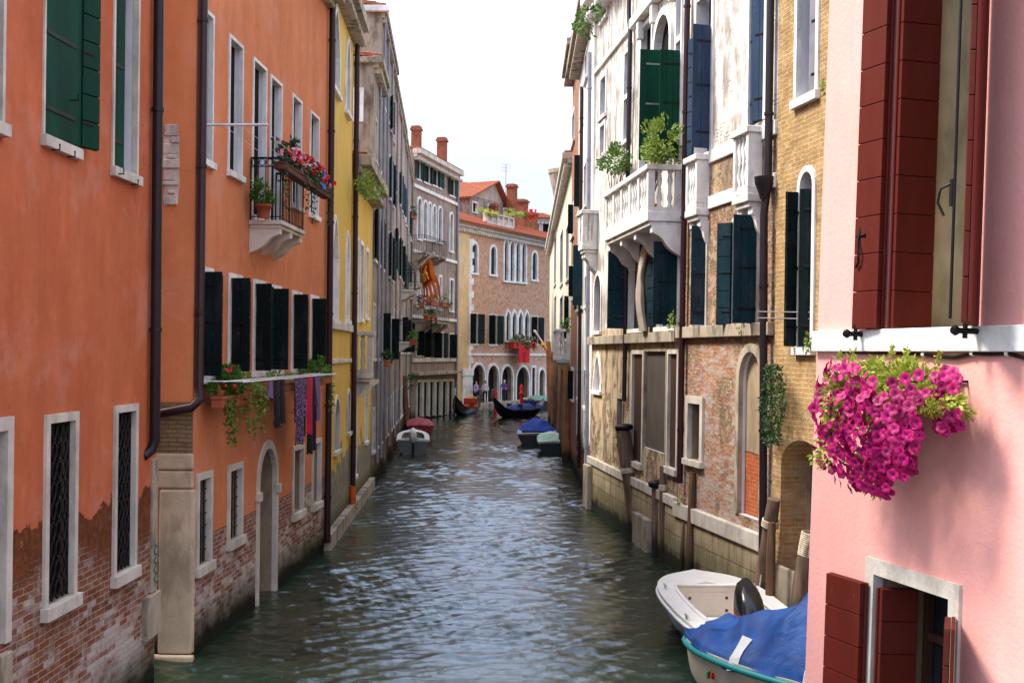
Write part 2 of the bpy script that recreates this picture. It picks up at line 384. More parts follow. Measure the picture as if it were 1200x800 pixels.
def outline(u0, u1, v0, v1, arch=0, rise=None, k=10):
    """open path up one jamb, over the head, down the other"""
    if not arch: return [(u0, v0), (u0, v1), (u1, v1), (u1, v0)]
    r = (u1 - u0) / 2; uc = (u0 + u1) / 2
    if rise is None: rise = r if arch == 1 else r * 1.45
    sp = v1 - rise; pts = [(u0, v0)]
    for i in range(k + 1):
        a = math.pi * (1 - i / k); c = math.cos(a)
        pts.append((uc + r * c, sp + rise * (math.sin(a) if arch == 1 else 1 - abs(c) ** 1.6)))
    return pts + [(u1, v0)]
def grow(path, fw, v0=None):
    """the same path moved out by fw (jambs and head)"""
    out = []; n = len(path)
    for i, (u, v) in enumerate(path):
        a = path[max(i - 1, 0)]; b = path[min(i + 1, n - 1)]
        def nrm(p, q):
            du, dv = q[0] - p[0], q[1] - p[1]; l = math.hypot(du, dv) or 1; return (-dv / l, du / l)
        if i == 0: m = nrm(path[0], path[1]); out.append((u + m[0] * fw, v)); continue
        if i == n - 1: m = nrm(path[-2], path[-1]); out.append((u + m[0] * fw, v)); continue
        m1, m2 = nrm(a, (u, v)), nrm((u, v), b); mx_, my = m1[0] + m2[0], m1[1] + m2[1]
        l2 = (mx_ * mx_ + my * my) / 2 or 1
        s_ = min(2., 1 / (l2)) ; out.append((u + mx_ * fw * s_, v + my * fw * s_))
    return out

class House:
    def __init__(s, name, label, F, u0, u1, H, wall, reveal=None, depth=7., cat='house', group=None, back=None, vb=-1.0, lean=0.):
        s.F, s.u0, s.u1, s.H, s.vb = F, u0, u1, H, vb
        b = F.P((u0 + u1) / 2, 0); s.root = thing(name, label, cat, b, group)
        s.wall, s.rev, s.depth = wall, reveal or M['white_plaster'], depth
        s.back = Vector(back) if back is not None else Vector((-1 if F.side == 'L' else 1, 0, 0)); s.op = []; s.roof = None
    def part(s, mb, name, mats, parent=None, bevel=0, label=None):
        o = mb.build(name, mats, parent or s.root, bevel)
        if label: o['label'] = label
        return o
    def opening(s, u0, u1, v0, v1, arch=0, depth=.22, rise=None, rm=1):
        s.op.append((u0, u1, v0, v1, arch, depth, rise, rm))
    def window(s, x0, x1, yt, yb, fw=.12, proud=.035, arch=0, depth=.2, frame='stone', sill=.1, pane='glass', sh=(), shm='dkgreen', uvr=None, grille=None, rise=None,
               name='window', casement=None, transom=None, shb=None, lintel=True, rm=None, leafkw={}):
        """x0..yb: outer frame in the photograph, turned into metres on this wall"""
        F = s.F; u0, u1, v0, v1 = uvr if uvr else F.rect(x0, x1, yt, yb)
        v0 += sill if sill else 0
        u0 += fw; u1 -= fw; v1 -= fw if lintel else 0
        s.opening(u0, u1, v0, v1, arch, depth, rise, (2 if v1 < 3.6 else 1) if rm is None else rm)
        path = outline(u0, u1, v0, v1, arch, rise); inn = grow(path, -.006); out = grow(path, fw) if lintel else [(u0 - fw, v0), (u0 - fw, v1), (u1 + fw, v1), (u1 + fw, v0)]
        mb = MB()
        if fw > 0.001:
            for i in range(len(path) - 1):
                a, b, c, d = inn[i], inn[i + 1], out[i + 1], out[i]
                mb.face([F.P(*a, proud), F.P(*b, proud), F.P(*c, proud), F.P(*d, proud)])
                mb.face([F.P(*a, -.05), F.P(*b, -.05), F.P(*b, proud), F.P(*a, proud)])
                mb.face([F.P(*d, -.02), F.P(*c, -.02), F.P(*c, proud), F.P(*d, proud)])
        else:
            for i in range(len(path) - 1):
                q = grow(path, -.04); a, b, c, d = q[i], q[i + 1], path[i + 1], path[i]
                mb.face([F.P(*a, -depth + .05), F.P(*b, -depth + .05), F.P(*c, -depth + .05), F.P(*d, -depth + .05)]); mb.face([F.P(*a, -depth + .013), F.P(*b, -depth + .013), F.P(*b, -depth + .05), F.P(*a, -depth + .05)])
        win = s.part(mb, name, M[frame])
        mb = MB(); mb.face([F.P(u, v, -depth + .012) for u, v in path][::-1], 0, path[::-1])
        s.part(mb, 'pane', M[pane], win)
        if casement:
            mb = MB(); t = .05
            for a, b in ((u0, u0 + t), (u1 - t, u1), ((u0 + u1) / 2 - t / 2, (u0 + u1) / 2 + t / 2)):
                F.box(mb, a + .002, b - .002, v0 + .002, v1 - .002, -depth + .015, -depth + .06)
            for q in (0, .36, .7):
                vv = v0 + (v1 - v0) * q
                F.box(mb, u0 + t, (u0 + u1) / 2 - t / 2, vv + .003, vv + t, -depth + .015, -depth + .055); F.box(mb, (u0 + u1) / 2 + t / 2, u1 - t, vv + .003, vv + t, -depth + .015, -depth + .055)
            s.part(mb, 'casement', M[casement], win)
        if transom:
            mb = MB(); vt = v0 + (v1 - v0) * transom; F.box(mb, u0 + .002, u1 - .002, vt - .06, vt + .06, -.1, proud)
            s.part(mb, 'transom', M[frame], win)
        if sill:
            mb = MB(); F.box(mb, u0 - fw - .03, u1 + fw + .03, v0 - sill, v0 - .003, -.02, max(proud, 0) + .05)
            s.part(mb, 'sill', M[frame], win, .006)
        if grille:
            mb = MB(); nn = -.04
            if grille == 'wave':
                nu = 5; nv = int((v1 - v0) / .2)
                for i in range(nu + 1):
                    for sg in (1, -1):
                        pts = []
                        for j in range(nv * 4 + 1):
                            vv = v0 + (v1 - v0) * j / (nv * 4)
                            uu = u0 + (u1 - u0) * (i / nu) + sg * math.sin(j / 4 * math.pi * 1) * (u1 - u0) / nu * .48
                            uu = min(max(uu, u0 + .01), u1 - .01); pts.append(F.P(uu, vv, nn))
                        mb.tube(pts, .012, 5, cap=False)
            else:
                for i in range(1, 4): u_ = u0 + (u1 - u0) * i / 4; mb.tube([F.P(u_, v0, nn), F.P(u_, v1, nn)], .011, 6)
                for j in range(1, 7): v_ = v0 + (v1 - v0) * j / 7; mb.tube([F.P(u0, v_, nn), F.P(u1, v_, nn)], .009, 6)
            s.part(mb, 'grille', M['iron'], win)
        b0, b1 = shb if shb else (v0, v1)
        for spec in sh:
            jamb, ang, wd = spec[:3]; mat = spec[3] if len(spec) > 3 else shm
            base = spec[4] if len(spec) > 4 else .045; off = spec[5] if len(spec) > 5 else 0
            s.leaf(win, jamb, u0 + off if jamb == 'N' else u1 - off, b0 + .015, b1 - .01, ang, wd, mat, base, **leafkw)
        return win
    def leaf(s, win, jamb, uh, v0, v1, ang, wd, mat, base=.045, boards=None, straps=True, gap=.006, up=None, hm='iron', flip=False):
        """one shutter leaf hung on a jamb; 0 deg = closed, 90 = straight out, 180 = folded back on the wall"""
        F = s.F; sg = 1 if jamb == 'N' else -1; a = R(ang)
        du, dn = math.cos(a) * sg, math.sin(a); tu, tn = -dn * sg, math.cos(a)     # t: towards the outside face
        D = F.d * du + F.n * dn; T = F.d * (-math.sin(a) * sg) * -1 * 1 + F.n * math.cos(a)
        T = (F.n * math.cos(a) - F.d * math.sin(a) * sg)
        T = -T if flip else T
        o = F.P(uh, 0, base); mb = MB(); th = .034
        k = boards or max(3, int(round((v1 - v0) / .3))); hb = (v1 - v0) / k
        p = lambda a_, t_, z_: o + D * a_ + T * t_ + UP * z_
        def bx(a0, a1, t0, t1, z0, z1, m=0):
            mb.hexa([p(a0, t0, z0), p(a1, t0, z0), p(a1, t1, z0), p(a0, t1, z0), p(a0, t0, z1), p(a1, t0, z1), p(a1, t1, z1), p(a0, t1, z1)], m)
        for j in range(k):                                  # horizontal boards inside
            bx(.012, wd - .012, -th, -.002, v0 + j * hb + gap, v0 + (j + 1) * hb - gap)
        nb = up or max(2, int(round(wd / .16)))
        for j in range(nb):                                 # upright boards outside
            bx(wd * j / nb + (.003 if j else 0), wd * (j + 1) / nb - (.003 if j < nb - 1 else 0), 0, th * .6, v0, v1)
        for q in ((.12, .5, .86) if straps else ()):                            # hinge straps
            z = v0 + (v1 - v0) * q; bx(.0, wd * .8, th * .6 + .001, th * .6 + .009, z, z + .04, 1)
            bx(.0, wd * .6, -th - .008, -th - .001, z, z + .035, 1)
        return s.part(mb, 'shutter', [M[mat], M[hm]], win, .004)
    def finish(s, roof=None, cornice=None, corn_mat='stone', roof_h=1.2, dent=0, sides=True):
        F = s.F; us = {s.u0, s.u1}; vs = {s.vb, s.H}
        for o in s.op:
            us |= {min(max(o[0], s.u0), s.u1), min(max(o[1], s.u0), s.u1)}; vs |= {o[2], o[3]}
        us = sorted(us); vs = sorted(x for x in vs if s.vb <= x <= s.H); mb = MB()
        def q(pts, m=0): mb.face([F.P(u, v, n) for u, v, n in pts], m, [(u - n, v) for u, v, n in pts])
        for i in range(len(us) - 1):
            for j in range(len(vs) - 1):
                a, b, c, d = us[i], us[i + 1], vs[j], vs[j + 1]; cu, cv = (a + b) / 2, (c + d) / 2
                if b - a < 1e-5 or d - c < 1e-5: continue
                if any(o[0] < cu < o[1] and o[2] < cv < o[3] for o in s.op): continue
                q([(a, c, 0), (b, c, 0), (b, d, 0), (a, d, 0)])
        for u0, u1, v0, v1, arch, dp, rise, rm in s.op:
            path = outline(u0, u1, v0, v1, arch, rise)
            if arch:
                for i in range(1, len(path) - 2):
                    a, b = path[i], path[i + 1]
                    if v1 - a[1] < 1e-6 and v1 - b[1] < 1e-6: continue
                    q([(a[0], a[1], 0), (b[0], b[1], 0), (b[0], v1, 0), (a[0], v1, 0)])
            loop = path + [path[0]]
            for i in range(len(loop) - 1):
                a, b = loop[i], loop[i + 1]
                q([(a[0], a[1], 0), (b[0], b[1], 0), (b[0], b[1], -dp), (a[0], a[1], -dp)], rm)
            mb.face([F.P(u, v, -dp) for u, v in path], 1)
        A, B = F.P(s.u0, 0), F.P(s.u1, 0); bd = s.back * s.depth
        if sides:
            for p0, p1, f in ((A, A + bd, 1), (B, B + bd, 1), (A + bd, B + bd, 1)):
                l = (p1 - p0).length
                mb.face([p0 + UP * s.vb, p1 + UP * s.vb, p1 + UP * s.H, p0 + UP * s.H], 0, [(0, s.vb), (-l, s.vb), (-l, s.H), (0, s.H)])
        mb.face([A + UP * s.H, B + UP * s.H, B + bd + UP * s.H, A + bd + UP * s.H], 0)
        s.part(mb, 'wall', [s.wall, s.rev, M['reveal_stone']])
        if cornice:
            h, pr = cornice; mb = MB()
            F.box(mb, s.u0, s.u1, s.H - h, s.H - h * .55, -.02, pr * .45); F.box(mb, s.u0 - .02, s.u1 + .02, s.H - h * .55 + .002, s.H + .03, -.05, pr)
            if dent:
                u = s.u0 + .1
                while u < s.u1 - .1: F.box(mb, u, u + dent * .5, s.H - h - .16, s.H - h - .002, -.02, pr * .8); u += dent
            s.part(mb, 'cornice', M[corn_mat], None, .01)
        if roof is not None:
            e = roof; n = s.back
            p = [A + F.n * e + UP * (s.H + .04), B + F.n * e + UP * (s.H + .04), B + bd + UP * (s.H + roof_h), A + bd + UP * (s.H + roof_h)]
            s.part(tile_slab(p), 'roof', M['tile'])
    def pipe(s, pts, r=.06, mat='pipe', clamps=True, hop=None):
        """points in (u, v, n)"""
        mb = MB(); P_ = [s.F.P(*p) for p in pts]; mb.tube(P_, r, 10)
        if clamps:
            for a, b in zip(P_, P_[1:]):
                l = (b - a).length; k = int(l / 1.9)
                for i in range(k):
                    c = a.lerp(b, (i + .5) / k); t = (b - a).normalized()
                    mb.tube([c - t * .025, c + t * .025], r * 1.22, 10)
        if hop: mb.lathe(s.F.P(*hop), ((r * 1.1, -.25), (r * 1.2, -.2), (r * 2.4, .0), (r * 2.6, .12)), 8)
        return s.part(mb, 'drainpipe', M[mat])
    def band(s, v0, v1, pr, mat='stone', u0=None, u1=None, name='string_course', bevel=.012):
        mb = MB(); s.F.box(mb, (s.u0 if u0 is None else u0) + .001, (s.u1 if u1 is None else u1) - .001, v0, v1, -.03, pr); return s.part(mb, name, M[mat] if isinstance(mat, str) else mat, None, bevel)
    def corbel(s, mb, u, wd, v1, pr, h, k=8):
        """scrolled bracket under a slab"""
        F = s.F; prof = [(0, v1), (pr, v1), (pr, v1 - h * .22)]
        for i in range(k + 1):
            t = i / k; prof.append((pr * (1 - t) ** .9 * (1 - .14 * math.sin(t * math.pi * 2)), v1 - h * (.22 + .78 * t)))
        prof[-1] = (0, v1 - h)
        mb.prism([F.P(u - wd / 2, v, n) for n, v in prof], F.d * wd)
    def stone_balcony(s, u0, u1, vf, pr, rail, slab=.14, mat='stone_white', bal=.17, corb=(), ch=.5, post=.16):
        """vf: top of the slab"""
        F = s.F; mb = MB()
        F.box(mb, u0, u1, vf - slab, vf, .001, pr); F.box(mb, u0 + .05, u1 - .05, vf - slab - .09, vf - slab - .002, .001, pr - .05)
        b = s.part(mb, 'balcony', M[mat], None, .015)
        mb = MB(); t = .15; v1 = vf + rail
        F.box(mb, u0 - .03, u1 + .03, v1 - .11, v1, pr - t - .03, pr + .04)
        for a, c in ((u0 - .03, u0 + t + .02), (u1 - t - .02, u1 + .03)): F.box(mb, a, c, v1 - .11, v1, .002, pr - t - .032)
        s.part(mb, 'handrail', M[mat], b, .012)
        mb = MB(); ft = .09
        F.box(mb, u0 + .02, u1 - .02, vf + .002, vf + ft, pr - t, pr - .01)
        for a, c in ((u0 + .02, u0 + t), (u1 - t, u1 - .02)): F.box(mb, a, c, vf + .002, vf + ft, .002, pr - t - .002)
        np_ = max(2, int(round((u1 - u0) / 1.0)) + 1)
        for i in range(np_):
            uc = u0 + .02 + post / 2 + (u1 - u0 - .04 - post) * i / (np_ - 1)
            F.box(mb, uc - post / 2, uc + post / 2, vf + ft + .002, v1 - .112, pr - t, pr - .008)
        for uc in (u0 + .02 + t / 2, u1 - .02 - t / 2): F.box(mb, uc - t / 2 + .004, uc + t / 2 - .004, vf + ft + .002, v1 - .112, .002, .14)
        s.part(mb, 'post', M[mat], b, .008); mb = MB()
        hb = v1 - .112 - vf - ft; prof = [(.055, 0), (.055, .05), (.03, .09), (.062, .26), (.03, .46), (.045, .5), (.03, .54), (.062, .74), (.03, .91), (.055, .95), (.055, 1)]
        def balu(u, n): mb.lathe(F.P(u, vf + ft, n), [(r * .95, h * hb) for r, h in prof], 8)
        for i in range(np_ - 1):
            a = u0 + .02 + post + (u1 - u0 - .04 - post) * i / (np_ - 1); c = u0 + .02 + (u1 - u0 - .04 - post) * (i + 1) / (np_ - 1)
            k = max(1, int((c - a) / bal))
            for j in range(k): balu(a + (c - a) * (j + .5) / k, pr - t / 2)
        k = max(1, int((pr - t - .14) / bal))
        for uc in (u0 + .02 + t / 2, u1 - .02 - t / 2):
            for j in range(k): balu(uc, .14 + (pr - t - .14) * (j + .5) / k)
        o = s.part(mb, 'balustrade', M[mat], b)
        for uc in corb:
            mb = MB(); s.corbel(mb, uc, .2, vf - slab - .092, pr - .1, ch); s.part(mb, 'bracket', M[mat], b, .012)
        return b
    def iron_balcony(s, u0, u1, vf, pr, rail, mat='stone', corb=3, ch=.38, step=.11, rings=True, slab=.13):
        F = s.F; mb = MB(); F.box(mb, u0, u1, vf - slab * .55, vf, .001, pr); F.box(mb, u0 + .04, u1 - .04, vf - slab, vf - slab * .55 - .002, .001, pr - .04)
        b = s.part(mb, 'balcony', M[mat], None, .012); mb = MB(); v1 = vf + rail; e = .04
        c = [(u0 + e, .02), (u0 + e, pr - e), (u1 - e, pr - e), (u1 - e, .02)]
        for vv, r in ((v1, .018), (v1 - .14, .009), (vf + .06, .01)):
            for (a, n0), (d, n1) in zip(c, c[1:]): mb.tube([F.P(a, vv, n0), F.P(d, vv, n1)], r, 6)
        for (a, n0), (d, n1) in zip(c, c[1:]):
            l = math.hypot(d - a, n1 - n0); k = max(2, int(round(l / step)))
            for i in range(k + 1):
                t = i / k; u_, n_ = a + (d - a) * t, n0 + (n1 - n0) * t
                mb.tube([F.P(u_, vf, n_), F.P(u_, v1, n_)], .008 if 0 < i < k else .013, 5)
                if rings and i < k:
                    t = (i + .5) / k; u_, n_ = a + (d - a) * t, n0 + (n1 - n0) * t; dv = (F.d * (d - a) + F.n * (n1 - n0)).normalized()
                    ce = F.P(u_, v1 - .07, n_)
                    mb.tube([ce + dv * math.cos(q * math.pi / 5) * .048 + UP * math.sin(q * math.pi / 5) * .055 for q in range(11)], .007, 4, cap=False)
        s.part(mb, 'railing', M['iron'], b)
        for i in range(corb):
            mb = MB(); s.corbel(mb, u0 + .14 + (u1 - u0 - .28) * i / max(1, corb - 1), .15, vf - slab - .002, pr - .05, ch); s.part(mb, 'bracket', M[mat], b, .012)
        return b

def tile_slab(p, pitch=.21, th=.05, courses=True):
    """curved tiles on a sloping quad: p0,p1 along the eave, p3,p2 along the ridge"""
    p = [Vector(q) for q in p]; mb = MB(); n = ((p[1] - p[0]).cross(p[3] - p[0])).normalized()
    if n.z < 0: n = -n
    W = (p[1] - p[0]).length; L = (p[3] - p[0]).length
    k = max(2, int(W / pitch)) * 4; c = max(1, int(L / .36)); rows = []
    for j in range(c):
        for e in (0, 1):
            t = (j + e * .999) / c; a, b = p[0].lerp(p[3], t), p[1].lerp(p[2], t)
            lift = th * (1 - e) * .6
            rows.append([a.lerp(b, i / k) + n * (lift + .055 * abs(math.sin(math.pi * i / 4 + .3)) ** .8) for i in range(k + 1)])
    mb.grid(rows, 0, False)
    lo = [q - n * .08 for q in p]
    mb.face(lo); 
    for i in range(4): j = (i + 1) % 4; mb.face([lo[i], lo[j], p[j] + n * .03, p[i] + n * .03])
    return mb

def chimney(F, u, n, v0, v1, wd=.55, house=None, flare=False):
    mb = MB(); F.box(mb, u - wd / 2, u + wd / 2, v0, v1 - .3, n - wd / 2, n + wd / 2)
    if flare:
        mb = MB(); mb.lathe(F.P(u, v0, n), ((wd * .42, 0), (wd * .42, (v1 - v0) * .35), (wd * .55, (v1 - v0) * .36), (wd * .5, (v1 - v0) * .45), (wd * .95, (v1 - v0) * .93), (wd * 1.0, (v1 - v0) * .94), (wd * 1.0, v1 - v0)), 10, sm=False)
        return house.part(mb, 'chimney', M['stone_dirty'])
    F.box(mb, u - wd * .62, u + wd * .62, v1 - .298, v1 - .16, n - wd * .62, n + wd * .62); F.box(mb, u - wd * .55, u + wd * .55, v1 - .158, v1 - .1, n - wd * .55, n + wd * .55)
    for a in (-.32, .32): 
        F.box(mb, u + a * wd - wd * .2, u + a * wd + wd * .2, v1 - .098, v1, n - wd * .5, n + wd * .5)
    return house.part(mb, 'chimney', M['chimney'])
# ------------------------------------------------------------------ water: one sheet to the horizon with real small waves
def make_water():
    def axis(a, b, step, far, k=22):
        core = np.arange(a, b + 1e-6, step); g = np.geomspace(step * 1.5, far, k).cumsum(); g = g[g < far * 1.3]
        return np.concatenate([a - g[::-1], core, b + g])
    xs = axis(-6.6, 5.2, .042, 500); y1 = np.arange(11.5, 24, .042)
    y2 = [24.0]
    while y2[-1] < 112: y2.append(y2[-1] + .042 * max(1, (y2[-1] / 24) ** 1.5))
    gy = np.geomspace(.1, 500, 24).cumsum()
    ys = np.concatenate([(11.5 - gy[:14])[::-1], y1, y2, y2[-1] + gy[6:]])
    X, Y = np.meshgrid(xs, ys); Z = np.zeros_like(X); g = np.random.default_rng(3)
    dx = np.maximum(np.gradient(xs)[None, :], np.gradient(ys)[:, None] * .7)
    amp_mod = .75 + .45 * np.sin(X * .8 + 1.3 * np.sin(Y * .31)) * np.sin(Y * .55 + .9 * np.sin(X * .5))
    for i in range(110):
        lam = float(np.exp(g.uniform(np.log(.1), np.log(.95)))); th = g.normal(math.pi / 2, .48); k = 2 * np.pi / lam
        a = .0052 * lam ** .9 * g.uniform(.5, 1.2); ph = g.uniform(0, 6.28)
        wob = .5 * np.sin(X * g.uniform(.3, 1.1) + Y * g.uniform(.2, .8) + ph)
        Z += a * np.sin(k * (X * math.cos(th) + Y * math.sin(th)) + ph + wob * 1.6) * np.clip((lam - 2.2 * dx) / (1.5 * dx), 0, 1)
    Z *= amp_mod
    mb = bpy.data.meshes.new('water'); nx, ny = len(xs), len(ys)
    V = np.stack([X.ravel(), Y.ravel(), Z.ravel()], 1)
    I = np.arange(nx * ny).reshape(ny, nx); Fq = np.stack([I[:-1, :-1].ravel(), I[:-1, 1:].ravel(), I[1:, 1:].ravel(), I[1:, :-1].ravel()], 1)
    mb.vertices.add(len(V)); mb.vertices.foreach_set('co', V.ravel()); mb.loops.add(Fq.size); mb.loops.foreach_set('vertex_index', Fq.ravel())
    mb.polygons.add(len(Fq)); mb.polygons.foreach_set('loop_start', np.arange(len(Fq)) * 4); mb.polygons.foreach_set('loop_total', np.full(len(Fq), 4))
    mb.polygons.foreach_set('use_smooth', np.ones(len(Fq), bool)); mb.update(); mb.validate()
    k = NT('canal_water'); co = k.coord()
    n1 = k.noise(k.vmul(co, (1, 1.7, 1)), 9, 5, .62, .3); n2 = k.noise(co, .35, 3)
    col = k.mix(k.ramp(n2, .35, .7), S(36, 46, 28), S(28, 46, 34))
    k.fin(col, .03, k.bump(n1, .45, .02), .5); k.p.inputs['IOR'].default_value = 1.75; k.p.inputs['Specular Tint'].default_value = (.64, .8, 1, 1)
    mb.materials.append(k.mat); o = bpy.data.objects.new('canal_water', mb); COL.objects.link(o); tagk(o, kind='structure')
make_water()

# ------------------------------------------------------------------ wall materials
W = {}
OR1, OR2 = S(182, 96, 62), S(198, 112, 76)
W['L1'] = wall_mat('red_orange_plaster', OR1, OR2, S(162, 98, 70), S(122, 76, 56), S(184, 166, 148), edge=2.55, ew=.9, k1=2.2, ns=.8, salt=.95, salt_top=2.7, scratch=.75, scol=S(138, 80, 52), dirt=.3, dirtc=S(140, 74, 50), streak=1.)
W['L2'] = wall_mat('orange_plaster', S(200, 120, 80), S(212, 134, 94), S(168, 104, 80), S(128, 80, 64), S(190, 176, 164), edge=1.62, ew=.1, k1=.35, ns=1.2, salt=.95, salt_top=2.3, scratch=.02, dirt=.3, dirtc=S(160, 92, 60), streak=1.)
W['L2s'] = wall_mat('lit_end_orange_plaster', S(212, 128, 80), S(220, 142, 96), edge=-9, dirt=.25, dirtc=S(170, 100, 62), streak=.8)  # orange plaster lightened to paint in the stronger light on the end wall
W['L3'] = wall_mat('yellow_plaster', S(206, 168, 78), S(218, 182, 98), S(150, 140, 118), S(128, 118, 98), S(150, 140, 122), edge=1.7, ew=1.3, k1=2.6, ns=.7, scratch=9, scol=S(168, 158, 134), dirt=.25, dirtc=S(170, 140, 70))
W['L4'] = wall_mat('grey_render', S(150, 136, 120), S(168, 154, 136), S(168, 108, 78), S(134, 84, 62), S(164, 142, 120), edge=2.2, ew=3, k1=2.6, ns=.6, pat=-.4, dirt=.9, salt=.3, nr=.7, soft=.1)
W['L5'] = wall_mat('pale_pink_render', S(176, 150, 130), S(190, 168, 148), S(168, 108, 78), S(134, 84, 62), S(164, 142, 120), edge=2.5, ew=3, k1=2.8, ns=.6, pat=-.3, dirt=.8, nr=.7, soft=.1)
W['G'] = wall_mat('grey_purple_plaster', S(142, 124, 114), S(160, 142, 130), S(170, 110, 84), S(138, 84, 64), S(186, 164, 144), edge=2.5, ew=5, k1=2.4, ns=.55, pat=-.45, dirt=.6, upper=None, nr=.7, soft=.1, bs=.4)
W['B'] = wall_mat('palazzo_brick', S(206, 172, 134), S(214, 186, 150), S(200, 146, 110), S(166, 112, 84), S(222, 200, 174), edge=99, k1=1, salt=.45, salt_top=14, bw=.28, bh=.085, bs=.35)
W['Bside'] = wall_mat('ochre_render', S(206, 170, 124), S(216, 184, 140), S(178, 112, 80), S(150, 88, 62), S(190, 164, 138), edge=-3, ew=3, k1=2.2, pat=-.4, dirt=.3)
W['R4'] = wall_mat('rose_render', S(206, 172, 146), S(220, 190, 164), S(190, 112, 82), S(158, 86, 64), S(190, 160, 136), edge=3.2, ew=3, k1=2.8, ns=.7, pat=-.3, dirt=.4)
W['R4w'] = wall_mat('white_render_far', S(226, 222, 216), S(236, 232, 228), S(190, 112, 82), S(158, 86, 64), S(190, 160, 136), edge=3.2, ew=3, k1=2.2, ns=.7, pat=-.6, dirt=.35)
W['R4b'] = wall_mat('red_brick_far', S(214, 180, 150), S(220, 190, 164), S(182, 126, 98), S(150, 100, 78), S(196, 160, 132), edge=99)
W['R5'] = wall_mat('cream_render', S(224, 210, 184), S(232, 220, 198), S(190, 122, 86), S(158, 86, 64), S(190, 160, 136), edge=2.5, ew=1.5, k1=1.6, ns=.7, pat=-.6, dirt=.25)
W['R3'] = wall_mat('peeling_render', S(196, 176, 146), S(176, 152, 122), S(198, 142, 112), S(168, 116, 90), S(206, 188, 166), edge=2.6, ew=5, k1=4.2, ns=.9, pat=-.15, dirt=1., dirtc=S(84, 72, 58), bs=1.3, wk=2, nr=.7, soft=.12, scol=S(160, 136, 110), upper=(4.95, S(222, 214, 206), S(208, 198, 188)), salt=.5, salt_top=4)
W['R2'] = wall_mat('crumbled_brick_render', S(182, 158, 128), S(164, 140, 112), S(206, 150, 114), S(170, 110, 82), S(222, 202, 178), edge=5.6, ew=9, k1=4.6, ns=1.1, pat=.2, dirt=.9, dirtc=S(92, 78, 62), bs=1.6, wk=2.2, nr=.74, soft=.12, upper=(8.1, S(226, 216, 206), S(212, 200, 190)), salt=.8, salt_top=9, scratch=.25, scol=S(190, 160, 128))
W['R1'] = wall_mat('yellow_brick', S(206, 172, 110), S(214, 182, 120), S(192, 156, 106), S(162, 126, 82), S(206, 182, 140), edge=99, salt=.25, salt_top=6, bw=.26, bh=.075)
W['P'] = wall_mat('pink_plaster', S(230, 162, 152), S(234, 170, 160), edge=-9, k1=.0, dirt=.14, dirtc=S(198, 128, 118), streak=.5, crack=0)
W['pier'] = wall_mat('thin_brick', S(200, 170, 130), S(200, 170, 130), S(164, 140, 104), S(132, 108, 78), S(110, 92, 72), edge=99, bw=.24, bh=.062)

# ------------------------------------------------------------------ LEFT BANK
# near red orange house
p = atZ(185, 15.4); F1 = Facade((p.x, p.y), 640, 'L')
H1 = House('canal_house', 'red orange plaster house nearest on the left bank, brick bared along its foot', F1, -8, 0, 11.5, W['L1'], depth=6, group='houses along the left bank')
H1.window(50, 91, -70, 180, fw=.04, proud=.02, sill=.12, depth=.2, leafkw=dict(up=1), sh=(('N', 3, .8, 'green', .0), ('F', 163, .3, 'green')))
H1.window(131.5, 162, -40, 213, fw=.05, proud=.02, sill=.12, depth=.24, pane='dark', sh=(('N', 4, .4, 'green', -.06),))
H1.window(50, 88, 484, 718, fw=.085, sill=.14, depth=.14, pane='dark', grille='wave')
H1.window(131.5, 158.5, 474, 681, fw=.08, sill=.14, depth=.14, pane='dark', grille='wave')
a0, a1, b0, b1 = F1.rect(-30, 11, 490, 760)
H1.window(0, 0, 0, 0, uvr=(a1 - 1.0, a1, b0, b1), fw=.12, sill=.0, depth=.2, pane='dark', name='doorway')
a0, a1, b0, b1 = F1.rect(-30, 3, -60, 155)
H1.window(0, 0, 0, 0, uvr=(a1 - 1.0, a1, b0, b1), fw=.05, sill=.12, depth=.2, sh=(('N', 30, .36, 'green', -.02),))
u_, v_ = F1.uv(178, 0); u2, v2 = F1.uv(173, 515)
H1.pipe([(u_, 11.4, .09), (u_, v_, .09), (u2, v2, .09), (u2 + .0, v2 - .12, .06), (u2 - .1, v2 - .2, -.02)], .065, 'pipe_dark')
mb = MB(); u_, v_ = F1.uv(183, 690); vt = F1.uv(183, 536)[1]
F1.box(mb, -.22, -.004, v_, vt, -.02, .03); F1.box(mb, -.5, .03, v_ - .55, v_ - .01, -.02, .07); H1.part(mb, 'quoin', M['stone_dirty'], None, .012)
mb = MB(); v0 = F1.uv(10, 760)[1]; u_ = a1; F1.box(mb, F1.u(12) - .5, F1.u(12) + .02, v0 - 1.2, v0, -.02, .06); H1.part(mb, 'door_plinth', M['stone_dirty'], None, .012)
mb = MB(); g_ = random.Random(2)             # scrawl on the corner stone
pts = [F1.P(-.11 + .06 * math.sin(i * 1.9), F1.uv(182, 685)[1] + .02 + i * .035, .034) for i in range(16)]
mb.tube(pts, .008, 5); H1.part(mb, 'graffiti', simple('teal_spray', S(40, 96, 104), .1, 5, .8, 0))
for px, py in ((80, 186), (62, 178), (138, 206), (155, 218), (84, 120)):
    mb = MB(); u_, v_ = F1.uv(px, py, .06); mb.tube([F1.P(u_, v_ + .02, .05), F1.P(u_, v_ + .02, .13), F1.P(u_, v_ + .08, .13)], .009, 5); H1.part(mb, 'iron_hook', M['iron'])
H1.finish(roof=.5, cornice=(.3, .35), corn_mat='stone_dirty')

